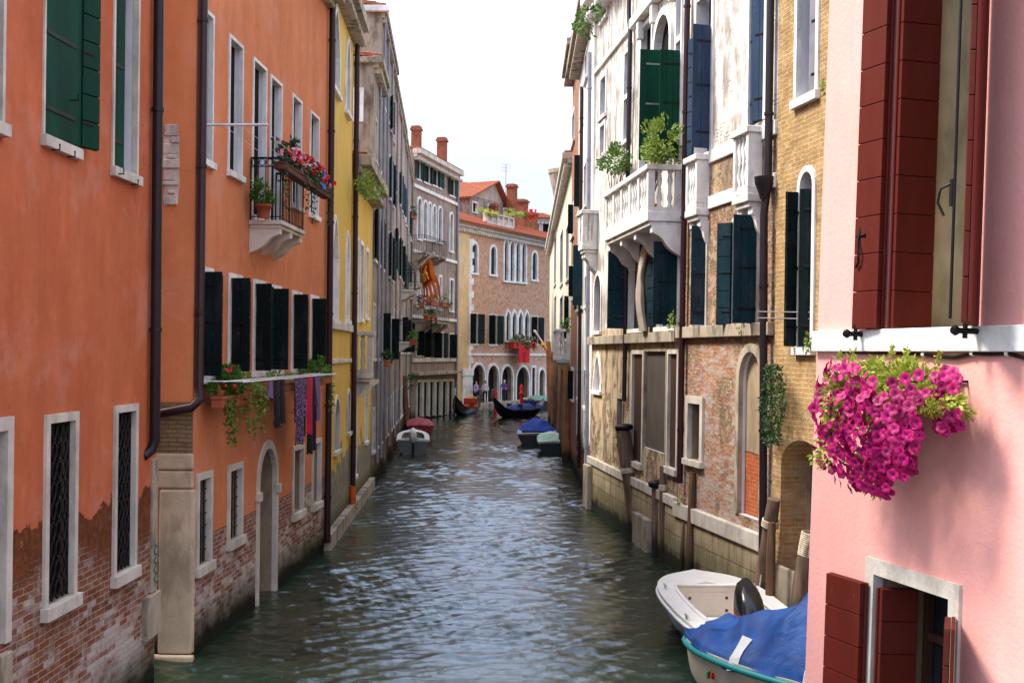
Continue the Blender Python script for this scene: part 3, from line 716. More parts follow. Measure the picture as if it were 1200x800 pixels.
# orange house with balcony
p = G(223, 772); F2 = Facade((p.x, p.y), 664, 'L'); U2 = F2.u(381.5)
H2 = House('canal_house', 'orange house with flower balcony, laundry and dark green shutters on the left bank', F2, 0, U2, 12.0, W['L2'], depth=6, group='houses along the left bank')
for x0, x1, yt, yb in ((233, 249, 11, 196), (267, 283.5, 46, 211), (295, 311, 72.5, 262), (315.5, 329, 92, 268), (341.5, 352.5, 113.5, 247), (362.5, 373, 133, 258)):
    H2.window(x0, x1, yt, yb, fw=.05, proud=.025, sill=.1, depth=.125, pane='dark', frame='stone_white')
for i, (x0, x1, yt, yb) in enumerate(((233, 249, 313, 449), (267, 283, 321, 443), (296, 311, 328, 441.5), (315, 329, 334, 440), (341, 353, 341, 438.5), (363, 373, 346, 437))):
    H2.window(x0, x1, yt, yb, fw=.07, proud=.02, sill=.1, depth=.22, pane='dark', frame='stone_white',
              sh=(('N', 92 + (i % 3) * 4, .27 + .02 * (i % 2)), ('F', 172, .24)))
for x0, x1, yt, yb in ((229, 247, 553, 671), (266, 283, 543, 640), (342, 355, 521, 607), (365, 375, 514, 596)):
    H2.window(x0, x1, yt, yb, fw=.09, sill=.14, depth=.2, pane='dark', grille='bars' if x0 < 300 else None)
H2.window(300, 324, 516, 706, fw=.13, arch=1, sill=0, depth=.3, pane='brownwood', name='doorway')
a, b, c, d = F2.rect(300, 324, 572, 582)
for e in (a - .05, b - .13): mb = MB(); F2.box(mb, e, e + .18, c, d, .0, .09); H2.part(mb, 'impost', M['stone'], None, .01)
bu0, bu1 = F2.u(291, 285), F2.u(358, 290, .5); bvf = F2.uv(292, 258)[1]
pr = .55
bu1 = F2.uv(358, 270, pr)[0]
rail = F2.uv(291, 184)[1] - bvf
BAL2 = H2.iron_balcony(bu0, bu1, bvf, pr, rail, 'stone', 3, .4)
H2.pipe([(.0, 12, .08), (.0, F2.uv(229, 452)[1], .08), (-.04, F2.uv(229, 458)[1] - .1, .12), (-.12, F2.uv(229, 462)[1] - .17, .02), (-.12, F2.uv(229, 466)[1] - .2, -.4), (-.12, F2.uv(229, 470)[1] - .3, -.9)], .065, 'pipe')
H2.pipe([(U2 - .1, 12, .1), (U2 - .1, .2, .1)], .07, 'pipe')
# brick pier, stone corner and bared masonry on the end wall
e2 = Facade((F2.o.x, F2.o.y), d=(-1, 0, 0), side='L'); e2.n = Vector((0, -1, 0))
def e_v(py, px=205): return e2.uv(px, py)[1]
mb = MB(); e2.box(mb, .0, .7, e_v(570), e_v(472), -.02, .015); e2.box(mb, .0, .7, e_v(532), e_v(530), -.02, .02); H2.part(mb, 'brick_pier', W['pier'])
mb = MB(); e2.box(mb, -.02, .7, e_v(550), e_v(531), -.02, .05); e2.box(mb, -.02, .7, e_v(572), e_v(551), -.02, .04); e2.box(mb, -.03, .45, e_v(765), e_v(573), -.02, .05)
F2.box(mb, .0, .06, e_v(765), e_v(573), -.02, .04); e2.box(mb, -.06, .7, -.8, e_v(766), -.02, .1)
H2.part(mb, 'corner_stone', M['stone_warm'], None, .03)
mb = MB(); e2.box(mb, .005, 2.5, e_v(471), 11.6, -.02, .012); H2.part(mb, 'lit_end_wall_panel', W['L2s'])  # panel added over the end wall, its paler colour standing in for light
mb = MB(); r_ = random.Random(5); ux0, ux1 = sorted((e2.u(190), e2.u(207))); v = e_v(241); vt = e_v(147)
poly = []
for q in range(26):                                   # ragged hole in the render, rubble showing inside
    t = q / 26 * 4; s_ = int(t); f = t - s_; x, y = ((f, 0), (1, f), (1 - f, 1), (0, 1 - f))[s_]
    poly.append(e2.P(ux0 + (ux1 - ux0) * (x + r_.uniform(-.08, .08)), v + (vt - v) * (y + r_.uniform(-.015, .015)), .02))
mb.prism(poly, e2.n * -.03)
while v < vt - .1:
    h_ = r_.uniform(.06, .17); a = ux0 + r_.uniform(-.02, .04)
    while a < ux1 - .08:
        w_ = r_.uniform(.1, .32); b = min(a + w_, ux1 + .02)
        e2.box(mb, a, b - .012, v + r_.uniform(0, .02), v + h_ - .015, -.0, r_.uniform(.012, .06)); a = b
    v += h_
H2.part(mb, 'bared_stonework', M['stone'], None, .02)
H2.finish(roof=.5, cornice=(.3, .35), corn_mat='stone_dirty')

# yellow house, two parts
F3 = F2.end(U2 + .03, 552); U3 = F3.u(411)
H3 = House('canal_house', 'tall yellow house right behind the orange one, grey worn foot, gothic windows', F3, 0, U3, 12.9, W['L3'], depth=6, group='houses along the left bank')
for x0, x1, yt, yb in ((388, 397, 5, 112), (404, 409, 42, 138)): H3.window(x0, x1, yt, yb, fw=.1, proud=.05, arch=2, sill=.1, depth=.2, pane='dark', frame='stone_white')
for x0, x1, yt, yb in ((388, 396, 252, 380), (404.5, 409, 270, 380)): H3.window(x0, x1, yt, yb, fw=.09, sill=.1, depth=.12, pane='white_plaster', frame='stone_white', arch=2)
for x0, x1, yt, yb in ((391, 397, 462, 532), (406, 409.5, 455, 510)): H3.window(x0, x1, yt, yb, fw=.1, sill=.1, depth=.2, pane='dark', arch=1)
v = F3.uv(395, 382)[1]; H3.band(v - .09, v + .09, .08); v = F3.uv(395, 423)[1]; H3.band(v - .05, v + .05, .05)
H3.band(-.8, .35, .16, 'stone_dirty', name='plinth')
H3.pipe([(U3 - .08, 12.8, .1), (U3 - .08, F3.uv(411, 566)[1], .1)], .07, 'pipe'); H3.pipe([(U3 - .08, F3.uv(411, 567)[1], .1), (U3 - .08, .2, .1)], .085, 'pipe_orange', clamps=False)
H3.finish(roof=.3, cornice=(.45, .4), corn_mat='stone_dirty', dent=.32)
F3b = F3.end(U3 + .02, 548); U3b = F3b.u(435)
Hb = F3b.uv(418, 190)[1]
H3b = House('canal_house', 'lower yellow house with bracketed eave and stone balcony, beyond the tall yellow one', F3b, 0, U3b, Hb, W['L3'], depth=6, group='houses along the left bank')
for x0, x1, yt, yb in ((414, 419, 275, 378), (421, 425, 282, 378), (428, 431, 290, 376), (414, 417, 455, 560), (427, 430, 450, 520)):
    H3b.window(x0, x1, yt, yb, fw=.12, sill=.1, depth=.2, pane='dark', arch=1 if yt > 400 else 0, frame='stone_white')
H3b.stone_balcony(F3b.uv(412, 400)[0] + .15, F3b.uv(436, 400, .5)[0], F3b.uv(413, 437)[1], .55, F3b.uv(413, 388)[1] - F3b.uv(413, 437)[1], corb=(.6, 2.2, 3.8), mat='stone')
H3b.pipe([(.12, Hb, .1), (.12, .2, .1)], .05, 'pipe_dark'); H3b.band(-.8, .35, .16, 'stone_dirty', name='plinth')
H3b.finish(roof=.35, cornice=(.45, .5), corn_mat='stone_dirty', dent=.3, roof_h=1.0)

# narrow grey houses up to the bend
F4 = F3b.end(U3b + .02, 534)
def grey_house(F, px_end, H, wall, label, seed, floors, pipes, back_h=0., step=1.9):
    U = F.u(px_end); h = House('canal_house', label, F, 0, U, H, wall, depth=7, group='houses along the left bank'); g = random.Random(seed); u = .7
    k = max(2, int((U - .6) / step)); st = (U - .4) / k
    for i in range(k):
        uc = .2 + st * (i + .5)
        for j, (v0, hh) in enumerate(floors):
            if g.random() < .12: continue
            mat = g.choice(['dkgreen', 'dkgreen', 'teal']); sh = ()
            if j == 1 and g.random() < .45: sh = (('N', g.uniform(95, 125), .32, mat), ('F', g.uniform(150, 175), .4, mat))
            elif j > 1 and g.random() < .4: sh = (('N', g.uniform(165, 176), .4, mat), ('F', g.uniform(165, 176), .4, mat))
            h.window(0, 0, 0, 0, uvr=(uc - .5, uc + .5, v0, v0 + hh), fw=.1, sill=.1, depth=.1, sh=sh, arch=1 if (j == 1 and g.random() < .3) else 0, frame=g.choice(['stone', 'stone_white']), pane='dark')
    for pu, mt in pipes: h.pipe([(U * pu, H - .1, .08), (U * pu, .6, .08)], .045, mt)
    return h, U
v = F4.uv(440, 72)[1]
H4, U4 = grey_house(F4, 444, v, W['L4'], 'narrow grey rendered house with bracketed eave between yellow and taller grey house', 3, ((1.0, 1.5), (4.0, 1.9), (7.2, 1.8), (10.4, 1.5)), ((.55, 'pipe_blue'),))
e4 = Facade((F4.o.x, F4.o.y), d=(-1, 0, 0), side='L'); e4.n = Vector((0, -1, 0))
mb = MB(); a, b = sorted((e4.u(426, 130), e4.u(413, 130))); c, d = e4.uv(418, 143)[1], e4.uv(418, 103)[1]
for x0, x1, z0, z1 in ((a, a + .12, c, d), (b - .12, b, c, d), (a + .122, b - .122, d - .13, d), (a + .122, b - .122, c, c + .13)): e4.box(mb, x0, x1, z0, z1, .002, .05)
wn = H4.part(mb, 'window', M['stone_white']); mb = MB(); e4.box(mb, a + .125, b - .125, c + .135, d - .135, .002, .012); H4.part(mb, 'pane', M['glass'], wn)
mb = MB(); v_ = v - .02
e4.box(mb, -.1, 3, v_ - .2, v_ - .02, .002, .18); H4.part(mb, 'gable_cornice', M['stone_dirty'], None, .01)
H4.finish(roof=.22, cornice=(.35, .3), corn_mat='stone_dirty', dent=.25, roof_h=1.)
F4b = F4.end(U4 + .02, 530); v = F4b.uv(451, 22)[1]
H4b, U4b = grey_house(F4b, 460, v, W['L4'], 'tall weathered grey house with long blue grey downpipes and red tiled edge on the left', 8, ((1.0, 1.5), (3.9, 1.9), (7.2, 1.9), (10.3, 1.8), (13.0, 1.5)), ((.04, 'pipe_blue'), (.3, 'pipe_blue'), (.62, 'pipe_blue')))
e5 = Facade((F4b.o.x, F4b.o.y), d=(-1, 0, 0), side='L'); e5.n = Vector((0, -1, 0)); mb = MB()
e5.box(mb, -.25, 2.2, v - .22, v - .02, .002, .2); H4b.part(mb, 'gable_cornice', M['stone_white'], None, .01)
H4b.finish(roof=.12, cornice=(.4, .18), corn_mat='stone_dirty', dent=.3, roof_h=1.4)
F4c = F4b.end(U4b + .02, 526); v = F4c.uv(465, 105)[1]
H4c, U4c = grey_house(F4c, 472, v, W['L5'], 'weathered pinkish house with two small iron balconies before the grey palazzo', 12, ((1.0, 1.6), (4.2, 2.0), (7.8, 2.0), (11.2, 1.7)), ((.1, 'pipe_blue'), (.5, 'pipe_blue')))
for q in (.3, .72): H4c.iron_balcony(U4c * q, U4c * q + 2.2, F4c.uv(464, 400 if q < .5 else 332)[1], .7, 1.0, corb=2, step=.2, rings=False)
H4c.finish(roof=.1, cornice=(.4, .15), corn_mat='stone_dirty', dent=.3)
F4d = F4c.end(U4c + .02, 522); v = F4d.uv(477, 172)[1]
H4d, U4d = grey_house(F4d, 483, v, W['L4'], 'last narrow brownish house beside the grey palazzo at the canal bend', 17, ((1.0, 1.6), (4.2, 2.0), (7.6, 2.0), (11.2, 1.7)), ((.2, 'pipe_blue'),))
H4d.iron_balcony(U4d * .3, U4d * .3 + 2.6, F4d.uv(477, 332)[1], .8, 1.0, corb=2, step=.2, rings=False)
chimney(F4d, F4d.uv(480, 160, -.5)[0], -.5, v - .5, F4d.uv(479, 142)[1], .8, H4d)
H4d.finish(roof=.1, cornice=(.4, .15), corn_mat='stone_dirty', dent=.3)

# grey palazzo at the bend
p = atZ(482.5, 75); FG = Facade((p.x, p.y), 929, 'L'); UG = FG.u(534); HG = FG.uv(484, 174)[1]
HGh = House('palazzo', 'grey plastered palazzo with arched windows, iron balconies and green top shutters at the bend', FG, 0, UG, HG, W['G'], depth=10, group='palaces at the bend', back=FG.n * -1)
def gw(x0, x1, yt, yb, **k): HGh.window(x0, x1, yt, yb, depth=.08, **k)
for x0, x1, yt, yb in ((488, 493, 186, 212), (496, 504, 191, 216), (505, 513, 196, 219), (514, 517, 201, 222), (526, 533, 208, 231)):
    gw(x0, x1, yt, yb, fw=.1, sill=.1, frame='stone_white', sh=(('N', 165, .45, 'green'), ('F', 172, .45, 'green')), pane='dark')
for x0, x1, yt, yb in ((488, 493.5, 230, 282), (495, 500, 234, 282), (501, 505, 236, 283), (506, 510.5, 239, 284), (512.5, 517.5, 241, 286), (526, 530.5, 248, 296)):
    gw(x0, x1, yt, yb, fw=.13, proud=.08, sill=.1, arch=1, frame='stone_white')
for x0, x1, yt, yb in ((488, 492, 312, 360), (497, 502, 318, 362), (505, 509, 320, 362), (513, 517, 322, 364), (526, 531, 326, 366)):
    gw(x0, x1, yt, yb, fw=.15, proud=.08, sill=.1, frame='stone_white', pane='dark')
for x0, x1, yt, yb in ((487.5, 493, 386, 418), (496, 504, 383, 420), (508, 520, 388, 421), (526, 532, 390, 421)):
    gw(x0, x1, yt, yb, fw=.1, sill=.08, pane='dark', sh=(('N', 95, .5), ('F', 165, .5)))
for i in range(6):
    x0 = 487 + i * 7.4; gw(x0, x0 + 6.6, 445 - i * .2, 488 - i * .5, fw=.14, sill=0, pane='dark', name='boat_gate', proud=.1)
for py, h in ((226, .22), (300, .2), (374, .2), (424, .25)):
    v = FG.uv(500, py)[1]; HGh.band(v, v + h, .12, 'stone_white' if py < 400 else 'stone')
v = FG.uv(500, 439)[1]; HGh.band(v, v + .22, .5, 'stone_dirty')
a, b = FG.uv(500, 290, 1)[0], FG.uv(524, 290, 1)[0]; HGh.iron_balcony(a, b, FG.uv(510, 298, 1)[1], 1., 1.05, corb=4, step=.16, ch=.5, rings=False, mat='stone_dirty')
a, b = FG.uv(502, 370, 1)[0], FG.uv(527, 370, 1)[0]; HGh.iron_balcony(a, b, FG.uv(512, 377, 1)[1], 1., 1.0, corb=4, step=.16, ch=.7, rings=False, mat='stone_dirty')
HGh.pipe([(UG - .15, HG, .12), (UG - .15, 1, .12)], .09, 'pipe_blue')
chimney(FG, FG.uv(518, 180, -1.2)[0], -1.2, HG - .2, FG.uv(519, 162, -1.2)[1], .6, HGh)
chimney(FG, FG.uv(488, 160, -.8)[0], -.8, HG - .2, FG.uv(488, 148, -.8)[1], .55, HGh)
HGh.finish(roof=.45, cornice=(.5, .5), corn_mat='stone', dent=.35, roof_h=1.6)

# brick palazzo closing the view
p = atZ(533, 90); FB = Facade((p.x, p.y), 1290, 'L'); HB = FB.uv(550, 264)[1]
UBe = FB.u(640) + 12
HBh = House('palazzo', 'brick palazzo with white arcade at the water and gothic windows closing the view', FB, -3, UBe, HB, W['B'], reveal=M['stone'], depth=12, group='palaces at the bend', back=FB.n * -1)
def bw(x0, x1, yt, yb, **k):
    k.setdefault('depth', .14); HBh.window(x0, x1, yt, yb, **k)
for x0, x1, yt, yb in ((551, 560, 282, 322), (573, 582, 286, 324), (622, 630, 293, 330)): bw(x0, x1, yt, yb, fw=.22, proud=.08, arch=1, sill=.16, frame='stone_white', sh=(('N', 20, .4, 'teal', -.1),))
for i in range(4):
    x0 = 589 + i * 6.9; bw(x0, x0 + 6.9, 279 + i * 1.2, 331 + i * .6, fw=.2, proud=.1, arch=1, sill=.16, frame='stone_white', rise=.5, pane='dark')
for x0, x1, yt, yb in ((550, 560.5, 366, 405), (572, 583, 368, 405.5), (622, 631, 370, 405)): bw(x0, x1, yt, yb, fw=.1, sill=.16, pane='dark', sh=(('N', 100, .55), ('F', 165, .75)))
for i in range(4):
    x0 = 591 + i * 7.3; bw(x0, x0 + 7.3, 362 + i * .4, 401, fw=.2, proud=.1, arch=2, sill=.16, frame='stone_white', pane='dark')
v = FB.uv(590, 415)[1]; HBh.band(v - .12, v + .06, .08, 'stone_white', u0=FB.u(548))
for x0, x1, yt in ((551, 568, 424), (569, 584.5, 425), (585.5, 601, 426), (603, 620, 427), (629.5, 638.5, 430)):
    bw(x0, x1, yt, 480.5 - (x0 - 551) * .05, fw=.2, proud=.12, arch=1, sill=0, depth=.4, pane='dark', name='arcade_arch', frame='stone_white')
bw(622, 628, 428, 470, fw=.2, sill=.1, frame='stone_white', pane='dark')
mb = MB(); FB.box(mb, -3, FB.u(548.5), -.5, HB - .7, .003, .05); HBh.part(mb, 'ochre_render', W['Bside'])
mb = MB()
for j in range(22):
    v0 = 2 + j * (HB - 3) / 22; FB.box(mb, FB.u(548.5) + .003, FB.u(548.5) + (.75 if j % 2 else .4), v0, v0 + (HB - 3) / 22 - .02, .003, .06)
FB.box(mb, FB.u(540), FB.u(548.5) + .6, FB.uv(545, 440)[1], FB.uv(545, 432)[1], .05, .2); FB.box(mb, FB.u(541), FB.u(548.5) + .5, -.5, FB.uv(545, 440)[1], .05, .14)
HBh.part(mb, 'quoin', M['stone_white'])
a = [FB.P(-3, HB + .05, .7), FB.P(UBe, HB + .05, .7), FB.P(UBe, HB + 3.2, -9), FB.P(-3, HB + 3.2, -9)]
HBh.part(tile_slab(a, pitch=.3, th=.08), 'roof', M['tile'])
# roof terrace
mb = MB(); tv = HB + .5; a, b = FB.u(586), FB.u(617)
FB.box(mb, a, b, HB - .1, tv + .4, -1.6, -1.3); FB.box(mb, a, b, tv + 1.1, tv + 1.22, -1.65, -1.25)
for i in range(6):
    u = a + (b - a) * i / 5; FB.box(mb, u - .15, u + .15, tv + .402, tv + 1.098, -1.6, -1.3)
for i in range(25):
    u = a + (b - a) * (i + .5) / 25
    mb.lathe(FB.P(u, tv + .402, -1.45), ((.09, 0), (.05, .12), (.11, .32), (.05, .55), (.09, .69)), 6)
HBh.part(mb, 'terrace_balustrade', M['stone'])
for px, py, wd, nn in ((579, 239, .6, -5), (600, 216, .75, -5), (611, 234, 1.0, -6), (624, 249, .8, -6)): chimney(FB, FB.uv(px, py, nn)[0], nn, HB, FB.uv(px, py, nn)[1], wd, HBh)
for px, py in ((593, 193),):
    mb = MB(); u_, v_ = FB.uv(px, py, -5); mb.tube([FB.P(u_, HB, -5), FB.P(u_, v_, -5)], .022, 5)
    for q in (0, .3, .6): mb.tube([FB.P(u_ - .5 + q * .3, v_ - q, -5.3), FB.P(u_ + .5 - q * .3, v_ - q, -4.7)], .012, 4)
    HBh.part(mb, 'aerial', M['iron'])
HBh.finish(cornice=(.45, .4), corn_mat='stone', dent=.4, sides=True)
# gabled house rising behind the palazzo roof
p = atZ(548, 104); FGb = Facade((p.x, p.y), 1290, 'L'); a, b = FGb.u(549), FGb.u(588); ev = FGb.uv(560, 231)[1]; rv = FGb.uv(566, 210)[1]
Hgb = House('attic_house', 'grey gabled house with tiled roof rising behind the brick palazzo roof', FGb, a, b, ev, W['L4'], depth=9, group='roofs beyond the palace', back=FGb.n * -1, vb=HB - 4)
Hgb.window(553, 560, 236, 250, fw=.15, sill=.1, frame='stone_white', pane='dark'); Hgb.window(571, 577, 239, 252, fw=.15, sill=.1, frame='stone_white', pane='dark')
Hgb.finish(sides=True); mb = MB(); m_ = (a + b) / 2 + 1.5
mb.prism([FGb.P(a, ev, -.02), FGb.P(b, ev, -.02), FGb.P(m_, rv, -.02)], FGb.n * -8); Hgb.part(mb, 'gable', simple('gable_render', S(178, 162, 142), .15, 2, .9, .2, grime=.3))
for q, lab in ((a - .6, 0), (b + .6, 1)):
    z0 = ev - .25; Hgb.part(tile_slab([FGb.P(q, z0, .5), FGb.P(q, z0, -9), FGb.P(m_, rv + .12, -9), FGb.P(m_, rv + .12, .5)], .35), 'roof', M['tile'])
for i, (x0, x1, yt, yr, Y, lab) in enumerate(((530, 552, 222, 205, 118, 'red tiled roof house just above the grey gabled house'), (585, 612, 240, 224, 122, 'house with red tiled roof and chimneys behind the roof terrace'), (610, 646, 256, 243, 126, 'long red tiled roof house farthest away at the right end of the palazzo'))):
    p = atZ(x0, Y); Fq = Facade((p.x, p.y), d=(1, .25, 0), side='L'); b = Fq.u(x1); ev = Fq.uv((x0 + x1) / 2, yt)[1]; rv = Fq.uv((x0 + x1) / 2, yr)[1]
    hq = House('attic_house', lab, Fq, 0, b, ev, W['R4'], depth=6, group='roofs beyond the palace', back=Fq.n * -1, vb=ev - 7)
    hq.part(tile_slab([Fq.P(-.4, ev + .02, .6), Fq.P(b + .4, ev + .02, .6), Fq.P(b + .4, rv, -5), Fq.P(-.4, rv, -5)], .35), 'roof', M['tile'])
    hq.window(0, 0, 0, 0, uvr=(b * .3, b * .3 + 1, ev - 1.6, ev - .4), fw=.12, frame='stone_white', pane='dark'); hq.window(0, 0, 0, 0, uvr=(b * .65, b * .65 + 1, ev - 1.6, ev - .4), fw=.12, frame='stone_white', pane='dark')
    hq.finish(cornice=(.4, .4), corn_mat='stone_white', dent=.4)
# quay before the arcade
mb = MB(); FB.box(mb, -3, UBe, -1, .42, -2.5, 1.1); q = mb.build('quay', M['stone_dirty'], None, .03); tagk(q, kind='structure')
# ------------------------------------------------------------------ RIGHT BANK
c34 = G(692, 592)
d4, d3, d2 = vdir(609), vdir(440), vdir(336)
T3 = Facade(c34, d=-d3, side='R'); T3.n = Vector((-d3.y, d3.x, 0))
def along(c, d, px):                     # point on the line c + d t seen in column px
    r = ray(px, hor(px)); t = (c.x * r.y - c.y * r.x) / (d.y * r.x - d.x * r.y); return Vector((c.x + d.x * t, c.y + d.y * t, 0))
c23 = along(c34, -d3, 797); c12 = along(c23, -d2, 907)
FR3 = Facade(c23, d=d3, side='R'); FR2 = Facade(c12, d=d2, side='R'); UR3 = (c34 - c23).length; UR2 = (c23 - c12).length
FR1 = Facade(c12 - vdir(340) * 3.4, d=vdir(340), side='R')

# far right houses first, from the bend back
FR4 = Facade(c34, d=d4, side='R')
pa = along(c34, d4, 676); UA = (pa - c34).length
def plain(F, U, H, wall, label, wins, roof=True, cat='house', **kw):
    return House('canal_house', label, F, .02, U, H, wall, depth=7, group='houses along the right bank', cat=cat, **kw)
Ha = plain(FR4, UA, FR4.uv(686, 42)[1], W['R4w'], 'pale house with red worn foot just beyond the white balcony palazzo', ())
for x0, x1, yt, yb in ((686, 689, 60, 96), (681, 684, 112, 150), (685, 688, 190, 245), (680, 683, 310, 350), (686, 689, 320, 362), (685, 689, 430, 480), (678, 681, 430, 470)):
    Ha.window(x0, x1, yt, yb, fw=.1, sill=.1, depth=.2, pane='dark', frame='stone_white')
a, b, c, d = FR4.rect(677, 684, 290, 364); Ha.window(0, 0, 0, 0, uvr=(a, b, c, d), fw=.1, sill=.1, pane='dark', sh=(('N', 92, .3, 'teal'), ('F', 175, .4, 'teal')))
a, b, c, d = FR4.rect(678, 682, 185, 250); Ha.window(0, 0, 0, 0, uvr=(a, b, c, d), fw=.1, sill=.1, pane='dark', sh=(('N', 92, .22, 'dkgreen'),))
Ha.pipe([(.4, 13, .1), (.4, .6, .1)], .06, 'pipe_blue'); Ha.pipe([(UA * .55, 13, .1), (UA * .55, .6, .1)], .06, 'pipe')
Ha.finish(roof=.3, cornice=(.4, .45), corn_mat='stone_dirty', dent=.3)
pb = along(pa, d4, 668.5); UBb = (pb - pa).length; FR4b = Facade(pa, d=d4, side='R')
Hb_ = plain(FR4b, UBb, FR4b.uv(672, 82)[1], W['R4b'], 'tall narrow brick house with chimney on the right bank', ())
for x0, x1, yt, yb in ((671, 674, 130, 170), (670, 673, 240, 280), (671, 674, 310, 352), (670, 673, 430, 470)):
    Hb_.window(x0, x1, yt, yb, fw=.12, sill=.1, pane='dark', frame='stone_white', sh=(('N', 95, .2),) if yt > 200 else ())
chimney(FR4b, UBb * .5, -.5, FR4b.uv(672, 82)[1], FR4b.uv(681, 20)[1] - 1.2, .8, Hb_)
Hb_.finish(roof=.3, cornice=(.4, .45), corn_mat='stone_dirty', dent=.3)
pc = along(pb, vdir(616), 643.5); UC = (pc - pb).length; FR5 = Facade(pb, d=vdir(616), side='R'); HC = FR5.uv(655, 246)[1]
Hc = plain(FR5, UC, HC, W['R5'], 'cream house with flared chimney and stone balcony, farthest on the right bank', ())
for x0, x1, yt, yb in ((664, 667, 262, 330), (657, 660, 270, 335), (650, 652, 275, 335), (664, 667, 345, 400), (656.5, 660, 345, 400), (650, 652, 345, 398), (656, 659, 440, 480)):
    Hc.window(x0, x1, yt, yb, fw=.14, sill=.1, pane='dark', frame='stone_white', sh=(('N', 150, .3), ('F', 172, .3)) if (x0, yt) == (664, 345) else (), depth=.08)
a, b = .6, 4.2; Hc.stone_balcony(a, b, FR5.uv(664, 418)[1], .6, 1.15, corb=(a + .5, b - .5), bal=.3)
chimney(FR5, FR5.u(647), -.7, HC, FR5.uv(647, 211)[1], 1.1, Hc, flare=True)
mb = MB(); u_ = FR5.u(667); mb.tube([FR5.P(1.2, HC - .2, -.4), FR5.P(1.2, FR5.uv(668, 132)[1], -.4)], .07, 8); Hc.part(mb, 'flue', M['grey_paint'])
Hc.finish(roof=.3, cornice=(.4, .4), corn_mat='stone', dent=.4)

# white palazzo with the great balcony
HR3 = 14.4
H3r = House('palazzo', 'white stone palazzo with big balustraded balcony, tall green shutter and peeling ground floor', FR3, .0, UR3, HR3, W['R3'], depth=8, group='houses along the right bank')
def rw(x0, x1, yt, yb, **k):
    k.setdefault('depth', .13); k.setdefault('frame', 'stone_white'); k.setdefault('pane', 'dark'); return H3r.window(x0, x1, yt, yb, **k)
rw(729, 738, 56, 168, fw=.1, sill=.1, transom=.5); rw(701, 709, 86, 140, fw=.12, sill=.1); rw(701, 708, 142, 186, fw=.12, sill=.1)
rw(701, 709, -10, 26, fw=.1, sill=.1)
rw(748, 762, 24, 196, fw=.1, sill=.0, transom=.72)
rw(764, 786, 10, 200, fw=.16, sill=.0, arch=1, proud=.07, rise=.62, leafkw=dict(up=1, hm='hinge'), sh=(('N', 92, .66, 'green', .05, -.1),), shb=(FR3.uv(775, 196)[1], FR3.uv(775, 70)[1]))
rw(789, 797, -20, 190, fw=.08, sill=.0, transom=.7, sh=(('N', 95, .42, 'green'),), shb=(FR3.uv(793, 188)[1], FR3.uv(793, 62)[1]))
# piano nobile under the balcony
rw(737, 757, 288, 390, fw=.05, sill=.1, sh=(('F', 95, .5, 'teal'), ('N', 150, .3, 'teal')))
rw(770, 795, 285, 388, fw=.05, sill=.1, sh=(('N', 96, .5, 'teal'), ('F', 165, .45, 'teal')))
rw(696, 705, 318, 392, fw=.1, sill=.1, arch=1)
rw(696, 706, 412, 462, fw=.1, sill=.1, arch=2, pane='white_plaster', depth=.14)
# ground floor gates
for x0, x1, yt, yb, pm in ((741, 755, 410, 548, 'brownwood'), (783, 796, 409, 556, 'brownwood')): rw(x0, x1, yt, yb, fw=.09, sill=.14, pane=pm, depth=.045, frame='stone')
rw(755.5, 782.5, 408, 528, fw=.06, sill=.0, pane='greydoor', depth=.05, frame='stone_dirty', name='boarded_gate')
rw(724, 732, 462, 520, fw=.1, sill=.1, frame='stone_dirty')
v = FR3.uv(750, 396)[1]; H3r.band(v - .12, v + .1, .14, 'stone_dirty')
va, vb_ = FR3.uv(739, 34)[1], FR3.uv(696, 80)[1]; H3r.band((va + vb_) / 2 - .08, (va + vb_) / 2 + .06, .07, 'stone_white', u0=FR3.u(739), u1=UR3)
vp = FR3.uv(705, 548)[1]; H3r.band(-1, vp, .05, M['blocks'], name='plinth'); H3r.band(vp + .002, vp + .2, .1, 'stone')
mb = MB(); FR3.box(mb, FR3.u(771), FR3.u(754), -1, FR3.uv(758, 602)[1], .05, .2); H3r.part(mb, 'buttress', M['stone_dirty'], None, .03); mb = MB(); FR3.box(mb, UR3 - .7, UR3, -1, FR3.uv(697, 545)[1], .05, .2); H3r.part(mb, 'buttress', M['stone_dirty'], None, .03)
ob = .72; bu0, bu1 = FR3.u(800, 230) + .1, FR3.uv(707, 250, ob)[0]; vf = FR3.uv(764, 251, ob)[1]; vt = FR3.uv(764, 188, ob)[1]
VF0 = vf + .12; H3r.stone_balcony(bu0, bu1, vf + .12, ob, vt - vf - .12, slab=.2, corb=[bu0 + (bu1 - bu0) * q for q in (.02, .35, .67, .97)], ch=.62, bal=.2)
a0 = FR3.u(699, 270); H3r.stone_balcony(a0 - .1, a0 + .55, FR3.uv(697, 288)[1], .45, FR3.uv(697, 248)[1] - FR3.uv(697, 288)[1], corb=(a0 + .1, a0 + .4), ch=.55)
H3r.pipe([(FR3.u(735), HR3, .1), (FR3.u(735), FR3.uv(735, 20)[1], .1), (FR3.u(738), FR3.uv(738, 42)[1], .12), (FR3.u(737), FR3.uv(737, 170)[1], .1), (FR3.u(737), FR3.uv(737, 470)[1], .1)], .055, 'pipe_dark')
H3r.pipe([(FR3.u(803), HR3, .07), (FR3.u(803), FR3.uv(800, 565)[1], .07)], .06, 'pipe')
mb = MB(); FR3.box(mb, FR3.u(786), FR3.u(740), FR3.uv(765, 8)[1], FR3.uv(765, -4)[1], .0, .2)
for q in (786, 764, 748): FR3.box(mb, FR3.u(q) - .1, FR3.u(q) + .1, FR3.uv(765, 30)[1], FR3.uv(765, 9)[1], .0, .16)
H3r.part(mb, 'hood_mould', M['stone_white'], None, .015)
H3r.finish(roof=.5, cornice=(.5, .5), corn_mat='stone_white', dent=.4)

